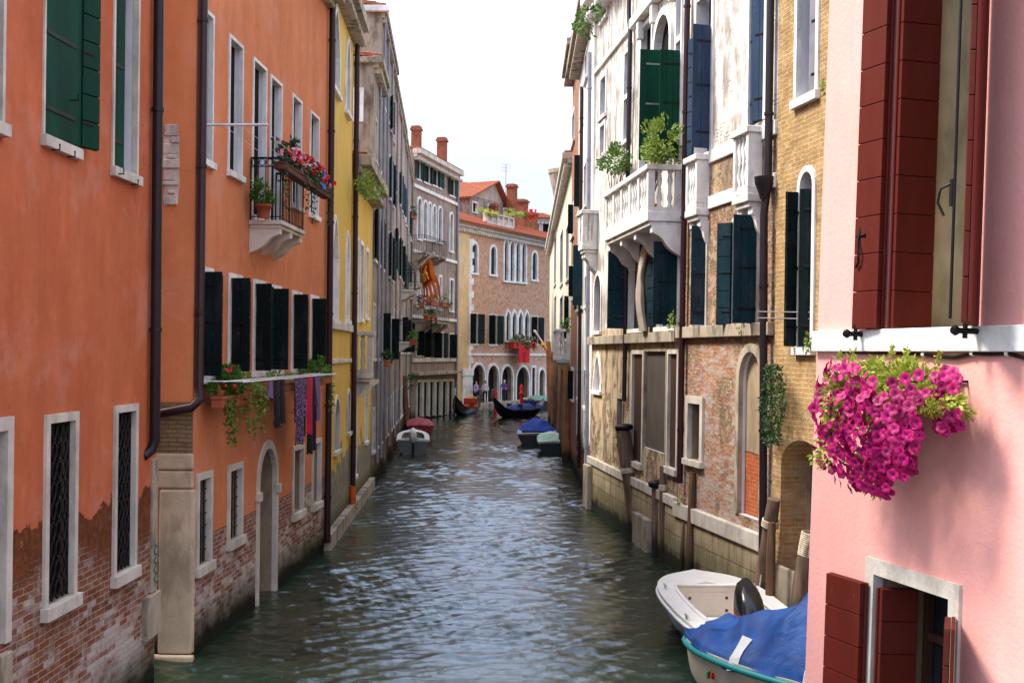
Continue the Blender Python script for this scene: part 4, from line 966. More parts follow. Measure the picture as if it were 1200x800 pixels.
# brick and white house
H2r = House('canal_house', 'house of bare brick and worn render under a white upper floor with blue shutters', FR2, .0, UR2 - .01, 14, W['R2'], depth=8, group='houses along the right bank')
def r2(x0, x1, yt, yb, **k):
    k.setdefault('depth', .25); k.setdefault('frame', 'stone_white'); k.setdefault('pane', 'dark'); return H2r.window(x0, x1, yt, yb, **k)
r2(812, 834, -60, 182, fw=.1, sill=0, transom=.8, sh=(('N', 96, .36, 'blue'), ('F', 165, .2, 'blue')), shb=(FR2.uv(825, 178)[1], FR2.uv(825, 35)[1]))
r2(874, 897, -60, 144, fw=.1, sill=0, sh=(('N', 30, .3, 'blue', -.03), ('F', 14, .3, 'blue', -.03)))
r2(811, 829, 262, 382, fw=.07, sill=.0, sh=(('N', 70, .3, 'teal', 0.0),), frame='stone')
r2(858, 889, 252, 381, fw=.06, sill=.0, sh=(('N', 96, .42, 'teal'), ('F', 140, .3, 'teal')), frame='stone')
r2(806, 826, 464, 546, fw=.14, sill=.12, frame='stone', proud=.05)
r2(864, 897, 402, 606, fw=.14, sill=0, arch=1, depth=.12, pane='blind', frame='stone_dirty', name='walled_up_arch') if 'blind' in M else None
v = FR2.uv(850, 387)[1]; H2r.band(v - .12, v + .1, .12, 'stone_dirty')
for x, y in ((845, 178), (845, 233)):
    v = FR2.uv(x, y)[1]; H2r.band(v - .12, v + .12, .05, 'stone_white')
vp = FR2.uv(840, 604)[1]; H2r.band(-1, vp - .28, .06, M['blocks'], name='plinth'); H2r.band(vp - .278, vp, .12, 'stone')
ob = .27
for x0, x1, ytop, yfl in ((801, 831, 186, 240), (856, 893, 152, 222)):
    b0 = FR2.u(x1, 200) + .02; b1 = FR2.uv(x0, 200, ob)[0]; vf = FR2.uv(x1 - 8, yfl, ob)[1]; H2r.stone_balcony(b0, b1, vf, ob, FR2.uv(x1 - 8, ytop - 10, ob)[1] - vf, corb=(b0 + .12, b1 - .12), ch=.5, bal=.14, post=.1)
H2r.pipe([(.12, 14, .1), (.12, FR2.uv(909, 214)[1], .1), (.12, FR2.uv(908, 250)[1], .16), (.12, FR2.uv(905, 590)[1], .1), (.12, FR2.uv(905, 680)[1], .1)], .065, 'pipe_dark', hop=(.12, FR2.uv(909, 222)[1] + .1, .16))
H2r.finish(roof=.5, cornice=(.5, .5), corn_mat='stone_white', dent=.4)

# yellow brick house
UR1 = 3.39
H1r = House('canal_house', 'yellow brick house with arched green shuttered window beside the pink wall', FR1, -2, UR1, 13, W['R1'], reveal=M['white_plaster'], depth=7, group='houses along the right bank')
H1r.window(930, 958, -60, 122, fw=.09, sill=.14, depth=.25, frame='stone_white', pane='dark', sh=(('N', 12, .3, 'grey_paint', -.08),))
H1r.window(934, 955, 194, 416, fw=.09, sill=.12, depth=.3, arch=1, frame='stone_white', pane='dark', sh=(('F', 92, .2, 'dkgreen'), ('N', 60, .3, 'dkgreen', -.1)), shb=(FR1.uv(945, 407)[1], FR1.uv(945, 222)[1]))
H1r.window(916, 968, 516, 700, fw=.0, sill=0, depth=.5, arch=1, frame='stone_dirty', pane='archbrick', name='water_gate', rise=.42, rm=0)
mb = MB(); FR1.box(mb, FR1.u(938), UR1 + .02, -1, FR1.uv(920, 662)[1], .0, .06); FR1.box(mb, FR1.u(944), UR1 + .05, -1, .25, .0, .2); H1r.part(mb, 'foundation_stone', M['stone_dirty'], None, .03)
mb = MB()
for q in (0, .1): mb.tube([FR1.P(FR1.u(950), FR1.uv(950, 366)[1] - q, .02), FR1.P(FR1.u(922), FR1.uv(922, 366)[1] - q, .5)], .01, 6)
mb.tube([FR1.P(FR1.u(922), FR1.uv(922, 366)[1] + .03, .5), FR1.P(FR1.u(922), FR1.uv(922, 366)[1] - .13, .5)], .012, 6)
H1r.part(mb, 'drying_rail', M['grey_paint'])
H1r.finish(roof=.4, cornice=(.4, .35), corn_mat='stone')

# pink house
p = atZ(957, 8.2); FP = Facade((p.x, p.y), 244, 'R'); FP0 = p
FP = Facade((p.x - FP.d.x * 6, p.y - FP.d.y * 6), d=FP.d, side='R'); UP6 = 6.0
HP = House('pink_house', 'pink plastered house close by on the right with oxblood shutters', FP, 0, UP6, 8.5, W['P'], reveal=M['reveal_beige'], depth=5, back=FP.n * -1)
a1 = FP.u(1041); a0 = FP.u(1146); vb0 = FP.uv(1090, 384)[1]
w1 = HP.window(0, 0, 0, 0, uvr=(a0, a1, vb0, vb0 + 2.6), fw=.0, sill=0, depth=.62, frame='redwood', pane='dark')
vb = FP.uv(1000, 387)[1]; vt_ = FP.uv(1000, 412)[1]
HP.leaf(w1, 'F', a1 + .02, vb0 + .0, vb0 + 2.58, 174, .27, 'redwood', .04, boards=11, gap=.002, straps=False)
HP.leaf(w1, 'F', a1 - .035, vb0 + .0, vb0 + 2.58, -86, .28, 'redwood', .03, flip=True, boards=11, gap=.002, straps=False)
HP.leaf(w1, 'N', a0 - .0, vb0 + .0, vb0 + 2.58, 140, .4, 'redwood', .03, boards=11, gap=.002, straps=False)
HP.band(vt_, vb, .045, 'stone_white', name='sill_band', bevel=.006)
for q, e in ((a1 + .24, .09), (a0 - .05, .12)):
    mb = MB(); mb.tube([FP.P(q, vb - .03, .04), FP.P(q, vb - .03, e + .06)], .016, 8); mb.tube([FP.P(q, vb - .07, e), FP.P(q, vb + .03, e)], .014, 8); mb.lathe(FP.P(q, vb - .03, e + .06), ((.02, -.02), (.03, 0), (.02, .02)), 8, ax=FP.n)
    HP.part(mb, 'shutter_catch', M['iron'])
mb = MB()
for q, vv, n_ in ((a1 + .22, FP.uv(1017, 285)[1], .09),):
    mb.tube([FP.P(q, vv + .1, n_), FP.P(q, vv, n_ + .02), FP.P(q - .03, vv - .06, n_ + .03), FP.P(q - .02, vv - .13, n_ + .02), FP.P(q + .01, vv - .16, n_ + .02)], .008, 6); mb.tube([FP.P(q + .05, vv + .04, n_), FP.P(q - .06, vv + .04, n_)], .012, 6)
HP.part(mb, 'shutter_bolt', M['iron']); mb = MB()
nx = .33
mb.tube([FP.P(a0 - .22, vb0 + .02, nx), FP.P(a0 - .22, vb0 + 2.5, nx)], .008, 6)
q, vv = a0 - .2, FP.uv(1135, 245)[1]
mb.tube([FP.P(q, vv + .08, nx), FP.P(q + .03, vv + .05, nx + .05), FP.P(q + .05, vv - .02, nx + .05), FP.P(q + .02, vv - .09, nx + .03)], .008, 6); mb.tube([FP.P(q, vv + .1, nx), FP.P(q, vv - .04, nx)], .014, 6)
HP.part(mb, 'shutter_bolt', M['iron'])
# lower window
b1 = FP.u(1040); b0 = FP.u(1128); vtop = FP.uv(1080, 676)[1]
w2 = HP.window(0, 0, 0, 0, uvr=(FP.u(1137), FP.u(1026), vtop - 1.5, FP.uv(1080, 668)[1]), fw=.09, proud=.02, sill=.1, depth=.4, frame='stone', pane='glass', casement='brownwood')
la = FP.u(1033); lv = FP.uv(1030, 682)[1]
HP.leaf(w2, 'F', la, lv - 1.4, lv, 174, .38, 'redwood', .05, boards=7, gap=.002, straps=False); HP.leaf(w2, 'F', la - .1, lv - 1.4, lv - .01, -84, .26, 'redwood', .03, flip=True, boards=7, gap=.002, straps=False)
HP.leaf(w2, 'N', FP.u(1133), lv - 1.4, lv - .02, 145, .36, 'redwood', .04, boards=7, gap=.002, straps=False)
# cable
mb = MB(); pts = []
for px, py in ((985, 412), (1010, 413), (1060, 414), (1083, 415.5), (1105, 418), (1118, 419), (1130, 416.5), (1142, 414), (1160, 415), (1180, 414), (1200, 419), (1225, 424)):
    u_, v_ = FP.uv(px, py, .02); pts.append(FP.P(u_, v_, .02))
mb.tube(pts, .011, 8); HP.part(mb, 'cable', M['iron']); mb = MB()
for px, py in ((1083, 415.5), (1140, 414.2), (1181, 414.3)):
    u_, v_ = FP.uv(px, py, .02); mb.tube([FP.P(u_ - .012, v_, .02), FP.P(u_ + .012, v_, .02)], .016, 8)
HP.part(mb, 'cable_clip', M['stone_white'])
HP.finish(roof=None)
HP.root.rotation_euler = (0, 0, 0)
# the old wall leans a little out of true towards the right
def lean(h, deg, u):
    piv = h.F.P(u, 4.3); h.root.matrix_world = Matrix.Translation(piv) @ Matrix.Rotation(R(deg), 4, h.F.d) @ Matrix.Translation(-piv) @ Matrix.Translation(h.root.location)
lean(HP, 1.9, UP6)
for h_ in (H3r, H2r, H1r): lean(h_, .5, 0)
# ------------------------------------------------------------------ boats
class Boat:
    """lofted hull; local x forward, y to port, z up from the waterline"""
    def __init__(s, name, label, loc, fwd, group=None, cat='boat'):
        s.t = thing(name, label, cat, loc, group); s.o = Vector(loc); f = Vector((fwd[0], fwd[1], 0)).normalized(); s.X, s.Y = f, Vector((-f.y, f.x, 0))
    def P(s, x, y, z): return s.o + s.X * x + s.Y * y + UP * z
    def loft(s, L, half, sheer, keel, N=22, m=6, flare=.6, rim=.12, floor=.1, t0=0., t1=1., deck_from=None, deck_to=None):
        """half, sheer, keel: functions of t (0 stern, 1 bow)"""
        hull, dk, inn = [], [], []
        for i in range(N + 1):
            t = i / N; x = (t - .5) * L; b, zs, zk = half(t), sheer(t), keel(t)
            side = [(b * (j / m) ** flare, zk + (zs - zk) * (j / m) ** 1.5) for j in range(m + 1)]
            hull.append([s.P(x, -y, z) for y, z in side[::-1]] + [s.P(x, y, z) for y, z in side[1:]])
            r = min(rim, b * .9); cov = (deck_from is not None and t >= deck_from) or (deck_to is not None and t <= deck_to)
            bi = .0 if cov else b - r
            dk.append((i, x, b, bi, zs, max(zk + .06, floor), cov))
        return hull, dk
    def hull(s, hull, mat, name='hull', N2=None):
        mb = MB(); mb.grid(hull); mb.face(hull[0]); return mb.build(name, M[mat] if isinstance(mat, str) else mat, s.t)
    def deck(s, dk, mat, inmat, up=.03, lip=.03, name='deck'):
        mb = MB(); im = MB()
        for (i, x, b, bi, z, fz, c), (_, x2, b2, bi2, z2, fz2, c2) in zip(dk, dk[1:]):
            for sg in (1, -1):
                a = [s.P(x, sg * (b + lip), z - .05), s.P(x2, sg * (b2 + lip), z2 - .05)]; a2 = [s.P(x, sg * (b + lip), z + up), s.P(x2, sg * (b2 + lip), z2 + up)]; a3 = [s.P(x, sg * bi, z + up + (.04 if c else .0)), s.P(x2, sg * bi2, z2 + up + (.04 if c2 else 0))]
                mb.face([a[0], a[1], a2[1], a2[0]], 0, None, True); mb.face([a2[0], a2[1], a3[1], a3[0]], 0, None, True)
                if not (c and c2):
                    im.face([a3[0], a3[1], s.P(x2, sg * bi2 * .9, fz2), s.P(x, sg * bi * .9, fz)], 0, None, True)
            if not (c and c2): im.face([s.P(x, bi * .9, fz), s.P(x2, bi2 * .9, fz2), s.P(x2, -bi2 * .9, fz2), s.P(x, -bi * .9, fz)])
        f = dk[0]; mb.face([s.P(f[1], f[2] + lip, f[4] - .05), s.P(f[1], f[2] + lip, f[4] + up), s.P(f[1], -f[2] - lip, f[4] + up), s.P(f[1], -f[2] - lip, f[4] - .05)])
        prev = None
        for r in dk:                                     # bulkheads where the deck closes the cockpit
            if prev is not None and prev[6] != r[6]:
                q = r if not r[6] else prev; bb = q[3]; im.face([s.P(q[1], bb, q[4] + up), s.P(q[1], -bb, q[4] + up), s.P(q[1], -bb * .9, q[5]), s.P(q[1], bb * .9, q[5])])
            prev = r
        o = mb.build(name, M[mat] if isinstance(mat, str) else mat, s.t)
        if im.F: im.build('cockpit', M[inmat] if isinstance(inmat, str) else inmat, s.t)
        return o
    def rail(s, dk, r, mat, dz=-.06, out=.03, name='rub_rail'):
        mb = MB(); mb.tube([s.P(q[1], q[2] + out, q[4] + dz) for q in dk] + [s.P(q[1], -q[2] - out, q[4] + dz) for q in dk[::-1]], r, 6); return mb.build(name, M[mat] if isinstance(mat, str) else mat, s.t)
    def box(s, mb, x0, x1, y0, y1, z0, z1, m=0):
        mb.hexa([s.P(x, y, z) for z in (z0, z1) for x, y in ((x0, y0), (x1, y0), (x1, y1), (x0, y1))], m)
    def outboard(s, x, z, sc=1., mat='engine_black', lean=.25, marks=True):
        rows = []; y0 = 0
        prof = [(-.12, .55), (0, .62), (.12, .98), (.26, 1.0), (.4, .92), (.5, .74), (.56, .4)]
        for h, k in prof:
            rows.append([s.P(x - (.02 + h * lean) * sc + math.copysign(abs(math.cos(q * math.pi / 8)) ** .6, math.cos(q * math.pi / 8)) * .27 * k * sc - .05 * sc, y0 + math.copysign(abs(math.sin(q * math.pi / 8)) ** .6, math.sin(q * math.pi / 8)) * .17 * k * sc, z + (h + .06 * math.cos(q * math.pi / 8)) * sc) for q in range(16)])
        mb = MB(); mb.grid(rows, 0, True, True); mb.face(rows[-1]); mb.face(rows[0][::-1])
        e = mb.build('outboard_motor', M[mat], s.t); mb = MB()
        s.box(mb, x - .24 * sc, x - .06 * sc, -.06 * sc, .06 * sc, z - .75, z - .1 * sc); s.box(mb, x - .1 * sc, x + .1 * sc, -.12 * sc, .12 * sc, z - .25, z - .08 * sc)
        mb.build('leg', M['iron'], e)
        return e, rows
gel_white = simple('white_gelcoat', S(232, 230, 222), .04, 3, .3, .03, spec=.5); gel_beige = simple('beige_gelcoat', S(176, 164, 142), .06, 3, .35, .03, spec=.5, grime=.2); navy = simple('navy_hull', S(44, 50, 60), .2, 4, .3, .03, spec=.5, grime=.25)
cream_in = simple('cream_liner', S(222, 212, 196), .06, 3, .5, .05, grime=.25); M['engine_black'] = simple('engine_black', S(20, 20, 24), .2, 5, .25, .02, spec=.5); teal_rub = simple('turquoise_rubber', S(24, 118, 114), .1, 4, .5, .03)
M['red_box'] = simple('red_trough', S(186, 36, 30), .15, 4, .6, .05)
chrome = simple('steel_fitting', S(190, 190, 190), .1, 5, .25, 0, metal=.9)

def white_boat():
    bow, st = G(814, 673, .62), G(884, 737, .52); f = bow - st; L = f.length + .1; c = (bow + st) / 2; c.z = 0
    b = Boat('motorboat', 'open white motorboat with black outboard and dark navy hull', c, f)
    half = lambda t: .8 * (1 - max(0, (t - .45) / .55) ** 3.2) ** .5 * (.93 + .07 * min(1, t / .3)) + .02
    sheer = lambda t: .5 + .13 * t ** 2; keel = lambda t: -.25 + .45 * max(0, (t - .75) / .25) ** 2
    h, dk = b.loft(L, half, sheer, keel, N=34, rim=.24, floor=.08, flare=.42, deck_from=.74, deck_to=.13)
    b.hull(h, navy); b.deck(dk, gel_white, cream_in, up=.035, lip=.05); b.rail(dk, .028, gel_white, -.05, .05)
    mb = MB()                                             # coaming round the cockpit and hatch lines
    pts = [b.P(q[1], q[3] - .0, q[4] + .05) for q in dk if not q[6]] + [b.P(q[1], -q[3], q[4] + .05) for q in dk[::-1] if not q[6]]
    mb.tube(pts + [pts[0]], .03, 8); mb.build('coaming', gel_white, b.t)
    mb = MB(); x = [q for q in dk if not q[6]][-1]; b.box(mb, x[1] - .02, x[1] - .006, -.35, .35, .14, .5); o = mb.build('locker_door', cream_in, b.t, .006); mb = MB()
    for y in (-.3, .3): b.box(mb, x[1] - .03, x[1] - .02, y - .02, y + .02, .2, .24); b.box(mb, x[1] - .03, x[1] - .02, y - .02, y + .02, .4, .44)
    mb.build('hinge', M['brownwood'], o)
    for xx, y in ((L * .2, .72), (L * .2, -.72), (-L * .33, .82), (-L * .33, -.82)):
        mb = MB(); z = sheer(.5 + xx / L) + .05; mb.tube([b.P(xx - .09, y, z + .04), b.P(xx + .09, y, z + .04)], .014, 6); mb.tube([b.P(xx - .03, y, z - .03), b.P(xx - .03, y, z + .04)], .012, 6); mb.tube([b.P(xx + .03, y, z - .03), b.P(xx + .03, y, z + .04)], .012, 6); mb.build('cleat', chrome, b.t)
    e, rows = b.outboard(-L * .5 + .3, .46, 1.1, lean=-.3)
    red = simple('red_lettering', S(190, 30, 26), .05, 5, .5, 0); org = simple('orange_label', S(224, 96, 40), .05, 5, .5, 0); wh = simple('pale_lettering', S(200, 200, 200), .05, 5, .5, 0)
    ctr = sum((p for r_ in rows for p in r_), Vector()) / (len(rows) * 16)
    def pt(rr, qq):                                       # point on the cowl, a hair proud of it
        a = int(rr); f = rr - a; q = int(qq); g_ = qq - q
        p = rows[a][q % 16].lerp(rows[a][(q + 1) % 16], g_).lerp(rows[min(a + 1, 6)][q % 16].lerp(rows[min(a + 1, 6)][(q + 1) % 16], g_), f); return p + (p - ctr).normalized() * .012
    for base in (1.7, 9.2):                               # small blurred red lettering along both sides of the cowl
        mb = MB()
        for j in range(8):
            a = base + j * .62; hh = .3 + .14 * (j % 3)
            mb.face([pt(2.2, a), pt(2.2, a + .42), pt(2.2 + hh, a + .42), pt(2.2 + hh, a)]); 
            if j % 2: mb.face([pt(2.75, a + .1), pt(2.75, a + .5), pt(2.86, a + .5), pt(2.86, a + .1)])
        mb.build('lettering', red, e)
    mb = MB(); mb.face([pt(4.1, 13.2), pt(4.1, 14.4), pt(4.8, 14.4), pt(4.8, 13.2)]); mb.build('badge', org, e)
    return b, L, sheer
WB = white_boat()

def blue_boat():
    bow, st = G(812, 741, .62), Vector((5.9, 12.4, 0)); f = bow - st; f.z = 0; L = f.length; c = (bow + st) / 2; c.z = 0
    b = Boat('covered_boat', 'beige motorboat under a bright blue tarpaulin with turquoise rub rail', c, f)
    half = lambda t: .86 * (1 - max(0, (t - .5) / .5) ** 3.0) ** .62 + .06
    sheer = lambda t: .5 + .14 * t ** 2; keel = lambda t: -.2 + .34 * max(0, (t - .8) / .2) ** 2
    h, dk = b.loft(L, half, sheer, keel, N=40, m=8, flare=.42, rim=.2)
    b.hull(h, gel_beige); b.deck(dk, gel_beige, cream_in, up=.03, lip=.02); b.rail(dk, .04, teal_rub, -.02, .035)
    k = NT('blue_tarpaulin'); co = k.coord(); n1 = k.noise(co, 2.2, 4, .5, .6); n2 = k.noise(k.vmul(co, (1, 3, 1)), 5, 4)
    tarp = k.fin(k.mix(k.ramp(n1, .3, .7), S(5, 44, 98), S(8, 66, 130)), .6, k.bump(k.math('ADD', n1, k.math('MULTIPLY', n2, .5)), .5, .06), .3)
    mb = MB(); rows = []; N = 130; K = 80; g = random.Random(2)
    fold = [(g.uniform(2, 7), g.uniform(-6, 6), g.uniform(0, 6.28), g.uniform(.006, .02)) for _ in range(9)]
    crease = [(g.uniform(-3, 3), g.uniform(-2.6, 2.6), g.uniform(0, 3.1), g.uniform(.02, .05)) for _ in range(7)]
    for i in range(N + 1):
        t = .02 + .965 * i / N; x = (t - .5) * L; row = []
        hb = half(t) + .035; s_ = sheer(t)
        ridge = .08 + 1.08 * math.exp(-((t - .52) / .2) ** 2) + .1 * max(0, 1 - abs(t - .78) / .1) - (.06 if t > .9 else 0)
        for j in range(K + 1):
            y = (j / K) * 2 - 1; a = abs(y)
            prof = (1 - min(1, a / .96) ** 1.55); z = s_ + .05 + ridge * prof
            for fa, fb, ph, am in fold: z += am * math.sin(fa * x * 1.7 + fb * y * 1.5 + ph) * (.3 + prof) * (1.2 if t < .9 else .6)
            cr_ = sum(am_ * (1 - abs(math.sin(fx * x + fy * y + p_))) ** 3 for fx, fy, p_, am_ in crease); z += cr_ * (.6 + .7 * (1 - abs(2 * prof - 1)))
            z += -.07 * max(0, math.sin(t * 19)) * prof * (1 - prof) * 2
            if a > .93: z -= (a - .93) / .07 * (.10 + .03 * math.sin(x * 6))
            row.append(b.P(x, y * hb * (1 + .02 * math.sin(x * 11)) , z))
        rows.append(row)
    mb.grid(rows); tp = mb.build('tarpaulin', tarp, b.t)
    strap = simple('white_strap', S(226, 226, 222), .05, 5, .7, .05); mb = MB()
    for t in (.735, .52):
        for e in (1, -1):
            i = int((t - .02) / .965 * N); js = range(0, 16) if e < 0 else range(K, K - 16, -1)
            a = [rows[i][j] + b.Y * e * .012 + UP * .012 for j in js]; a2 = [rows[i + 4][j] + b.Y * e * .012 + UP * .012 for j in js]
            mb.grid([a, a2]); mb.build('strap', strap, tp)
    for sg in (1, -1):
        t = .84; x = (t - .5) * L; i = int(t * 40); hb = half(t)
        for m_, dx in ((0, .03), (1, -.03)):              # red and green mark on the bow
            mb = MB(); b.box(mb, x + dx - .012, x + dx + .012, sg * (hb * .9), sg * (hb * .985), .3, .38)
            mb.build('mark', simple('mark_paint', (S(30, 120, 60), S(190, 40, 40))[m_], .05), b.t)
blue_boat()

def small_boat(name, label, bow, st, beam, mat, rimm, inm='cockpit', z=.5, cover=None, motor=None, bluff=2.6, rail=None):
    f = bow - st; f.z = 0; L = f.length; c = (bow + st) / 2; c.z = 0; b = Boat(name, label, c, f)
    half = lambda t: beam / 2 * (1 - max(0, (t - .4) / .6) ** bluff) ** .6 + .02
    sheer = lambda t: z + .2 * t ** 2; keel = lambda t: -.2 + .5 * max(0, (t - .8) / .2) ** 2
    h, dk = b.loft(L, half, sheer, keel, N=20, rim=.18, floor=.12, flare=.45, deck_from=.8, deck_to=.1); b.hull(h, mat); b.deck(dk, rimm, inm)
    mb = MB(); b.box(mb, -.1, .2, -beam * .4, beam * .4, z - .12, z - .08); mb.build('thwart', M['pole'], b.t)
    if cover:
        mb = MB(); rows = []
        for i in range(13):
            t = cover[0] + (cover[1] - cover[0]) * i / 12; e = math.sin(math.pi * i / 12)
            rows.append([b.P((t - .5) * L, y * (half(t) + .02) * (.6 + .4 * e ** .3), sheer(t) + .04 + (cover[2] * (1 - abs(y) ** 1.7) + .06 * math.sin(y * 9 + i)) * e) for y in [q / 8 - 1 for q in range(17)]])
        mb.grid(rows); mb.build('cover', cover[3], b.t)
    if motor:
        e, _ = b.outboard(-L * .5 + .15, z + .0, .85, motor)
    if rail: b.rail(dk, .035, rail)
    return b
tealb = simple('grey_hull', S(92, 98, 96), .15, 4, .5, .05, grime=.4); ckp = simple('boat_inside', S(120, 110, 96), .2, 4, .8, .1)
M['cover_white'] = simple('white_motor_cover', S(222, 220, 216), .05, 5, .8, .1)
cov_blue = simple('blue_cover', S(22, 60, 150), .15, 4, .7, .2)
small_boat('moored_boat', 'grey moored dinghy with white covered motor by the leaning posts', G(484, 533) + Vector((-.3, 3.5, 0)), G(484, 533), 1.3, tealb, gel_white, ckp, .62, motor='cover_white')
small_boat('moored_boat', 'dark red moored boat under a cover behind the grey dinghy', G(493, 512) + Vector((-.4, 3.8, 0)), G(493, 512), 1.3, simple('dark_red_hull', S(120, 36, 40), .15, 4, .5, .05), simple('red_cover', S(150, 50, 56), .15, 4, .7, .05), ckp, .55, cover=(.1, .95, .12, simple('maroon_cover', S(140, 52, 58), .15, 4, .7, .05)))
small_boat('moored_boat', 'dark moored boat with blue cover beside the right bank', G(629, 523) + Vector((.1, 4.4, 0)), G(629, 523), 1.75, simple('black_hull', S(34, 38, 46), .2, 4, .45, .05), simple('grey_rim', S(150, 156, 160), .1, 4, .5, .05), ckp, .55, cover=(.35, .85, .5, cov_blue))
small_boat('moored_boat', 'small dark boat with pale green deck close to the right wall', G(649, 532) + Vector((-.05, 3.4, 0)), G(649, 532), 1.25, simple('black_green_hull', S(30, 40, 40), .2, 4, .45, .05), simple('pale_rim', S(206, 212, 200), .1, 4, .5, .05), simple('green_deck', S(110, 160, 120), .1, 4, .7, .05), .5, cover=(.1, .9, .06, simple('pale_green_cover', S(170, 200, 170), .1, 4, .7, .05)))

def gondola(label, a, bpt, seats):
    f = a - bpt; f.z = 0; L = f.length; c = (a + bpt) / 2; c.z = 0; b = Boat('gondola', label, c, f, 'gondolas by the arcade', 'gondola')
    blk = simple('black_lacquer', S(20, 20, 24), .2, 4, .25, .02, spec=.5)
    half = lambda t: .72 * max(.03, math.sin(math.pi * min(1, max(0, t))) ** .75); sheer = lambda t: .4 + .7 * abs(2 * t - 1) ** 3.2 + .3 * max(0, t - .85) / .15; keel = lambda t: -.15 + 1.2 * abs(2 * t - 1) ** 4.
    h, dk = b.loft(L, half, sheer, keel, N=30, rim=.1, floor=.15, flare=.5, deck_from=.72, deck_to=.26); b.hull(h, blk); b.deck(dk, blk, simple('red_lining', S(110, 30, 28), .2, 4, .8, .05))
    mb = MB(); x = L * .5; z = sheer(1)
    mb.prism([b.P(x - .1, -.02, z - .5), b.P(x + .06, -.02, z - .2), b.P(x + .1, -.02, z + .25), b.P(x + .28, -.02, z + .5), b.P(x - .02, -.02, z + .55), b.P(x - .14, -.02, z + .1)], b.Y * .04)
    for j in range(5): b.box(mb, x + .06, x + .3, -.02, .02, z - .1 + j * .09, z - .05 + j * .09)
    mb.build('prow_iron', chrome, b.t)
    gold = simple('gold_trim', S(196, 140, 60), .2, 5, .5, .1); redc = simple('seat_red', seats, .15, 5, .8, .1)
    mb = MB(); b.box(mb, -1.4, -1.25, -.5, .5, .3, 1.05); b.box(mb, -1.25, -.6, -.5, .5, .3, .55); mb.build('seat', redc, b.t, .04)
    mb = MB(); mb.tube([b.P(-1.42, -.5, .4), b.P(-1.42, -.4, 1.05), b.P(-1.42, 0, 1.22), b.P(-1.42, .4, 1.05), b.P(-1.42, .5, .4)], .05, 6); mb.build('seat_trim', gold, b.t)
    for y in (-.45, .45):
        mb = MB(); b.box(mb, .1, .5, y - .2, y + .2, .3, .55); b.box(mb, .5, .58, y - .2, y + .2, .3, .9); mb.build('chair', redc, b.t, .03)
    return b
gondola('black gondola with red and gold seats moored on the left by the palazzo corner', G(533, 488), G(560, 481), S(150, 60, 40))
gd = gondola('black gondola with blue covers moored before the arcade', G(578, 490), G(637, 486), S(40, 60, 120))
def gcover():
    b = gd; mb = MB(); rows = []
    for i in range(15):
        t = i / 14; e = math.sin(math.pi * t) ** .5; rows.append([b.P(-3.4 + 5.2 * t, y * .7 * e, .5 + .35 * e * (1 - abs(y) ** 2) + .05 * math.sin(y * 7 + i * 1.3)) for y in [q / 6 - 1 for q in range(13)]])
    mb.grid(rows); mb.build('cover', simple('slate_blue_cover', S(52, 68, 118), .2, 3, .7, .1), b.t)
gcover()
small_boat('moored_boat', 'moored boat with pale green cover behind the right hand gondola', G(612, 479), G(648, 477), 1.7, simple('grey_green_hull', S(70, 80, 84), .2, 4, .45, .05), gel_white, ckp, .6, cover=(.1, .9, .3, simple('green_cover', S(100, 150, 130), .1, 4, .7, .05)))

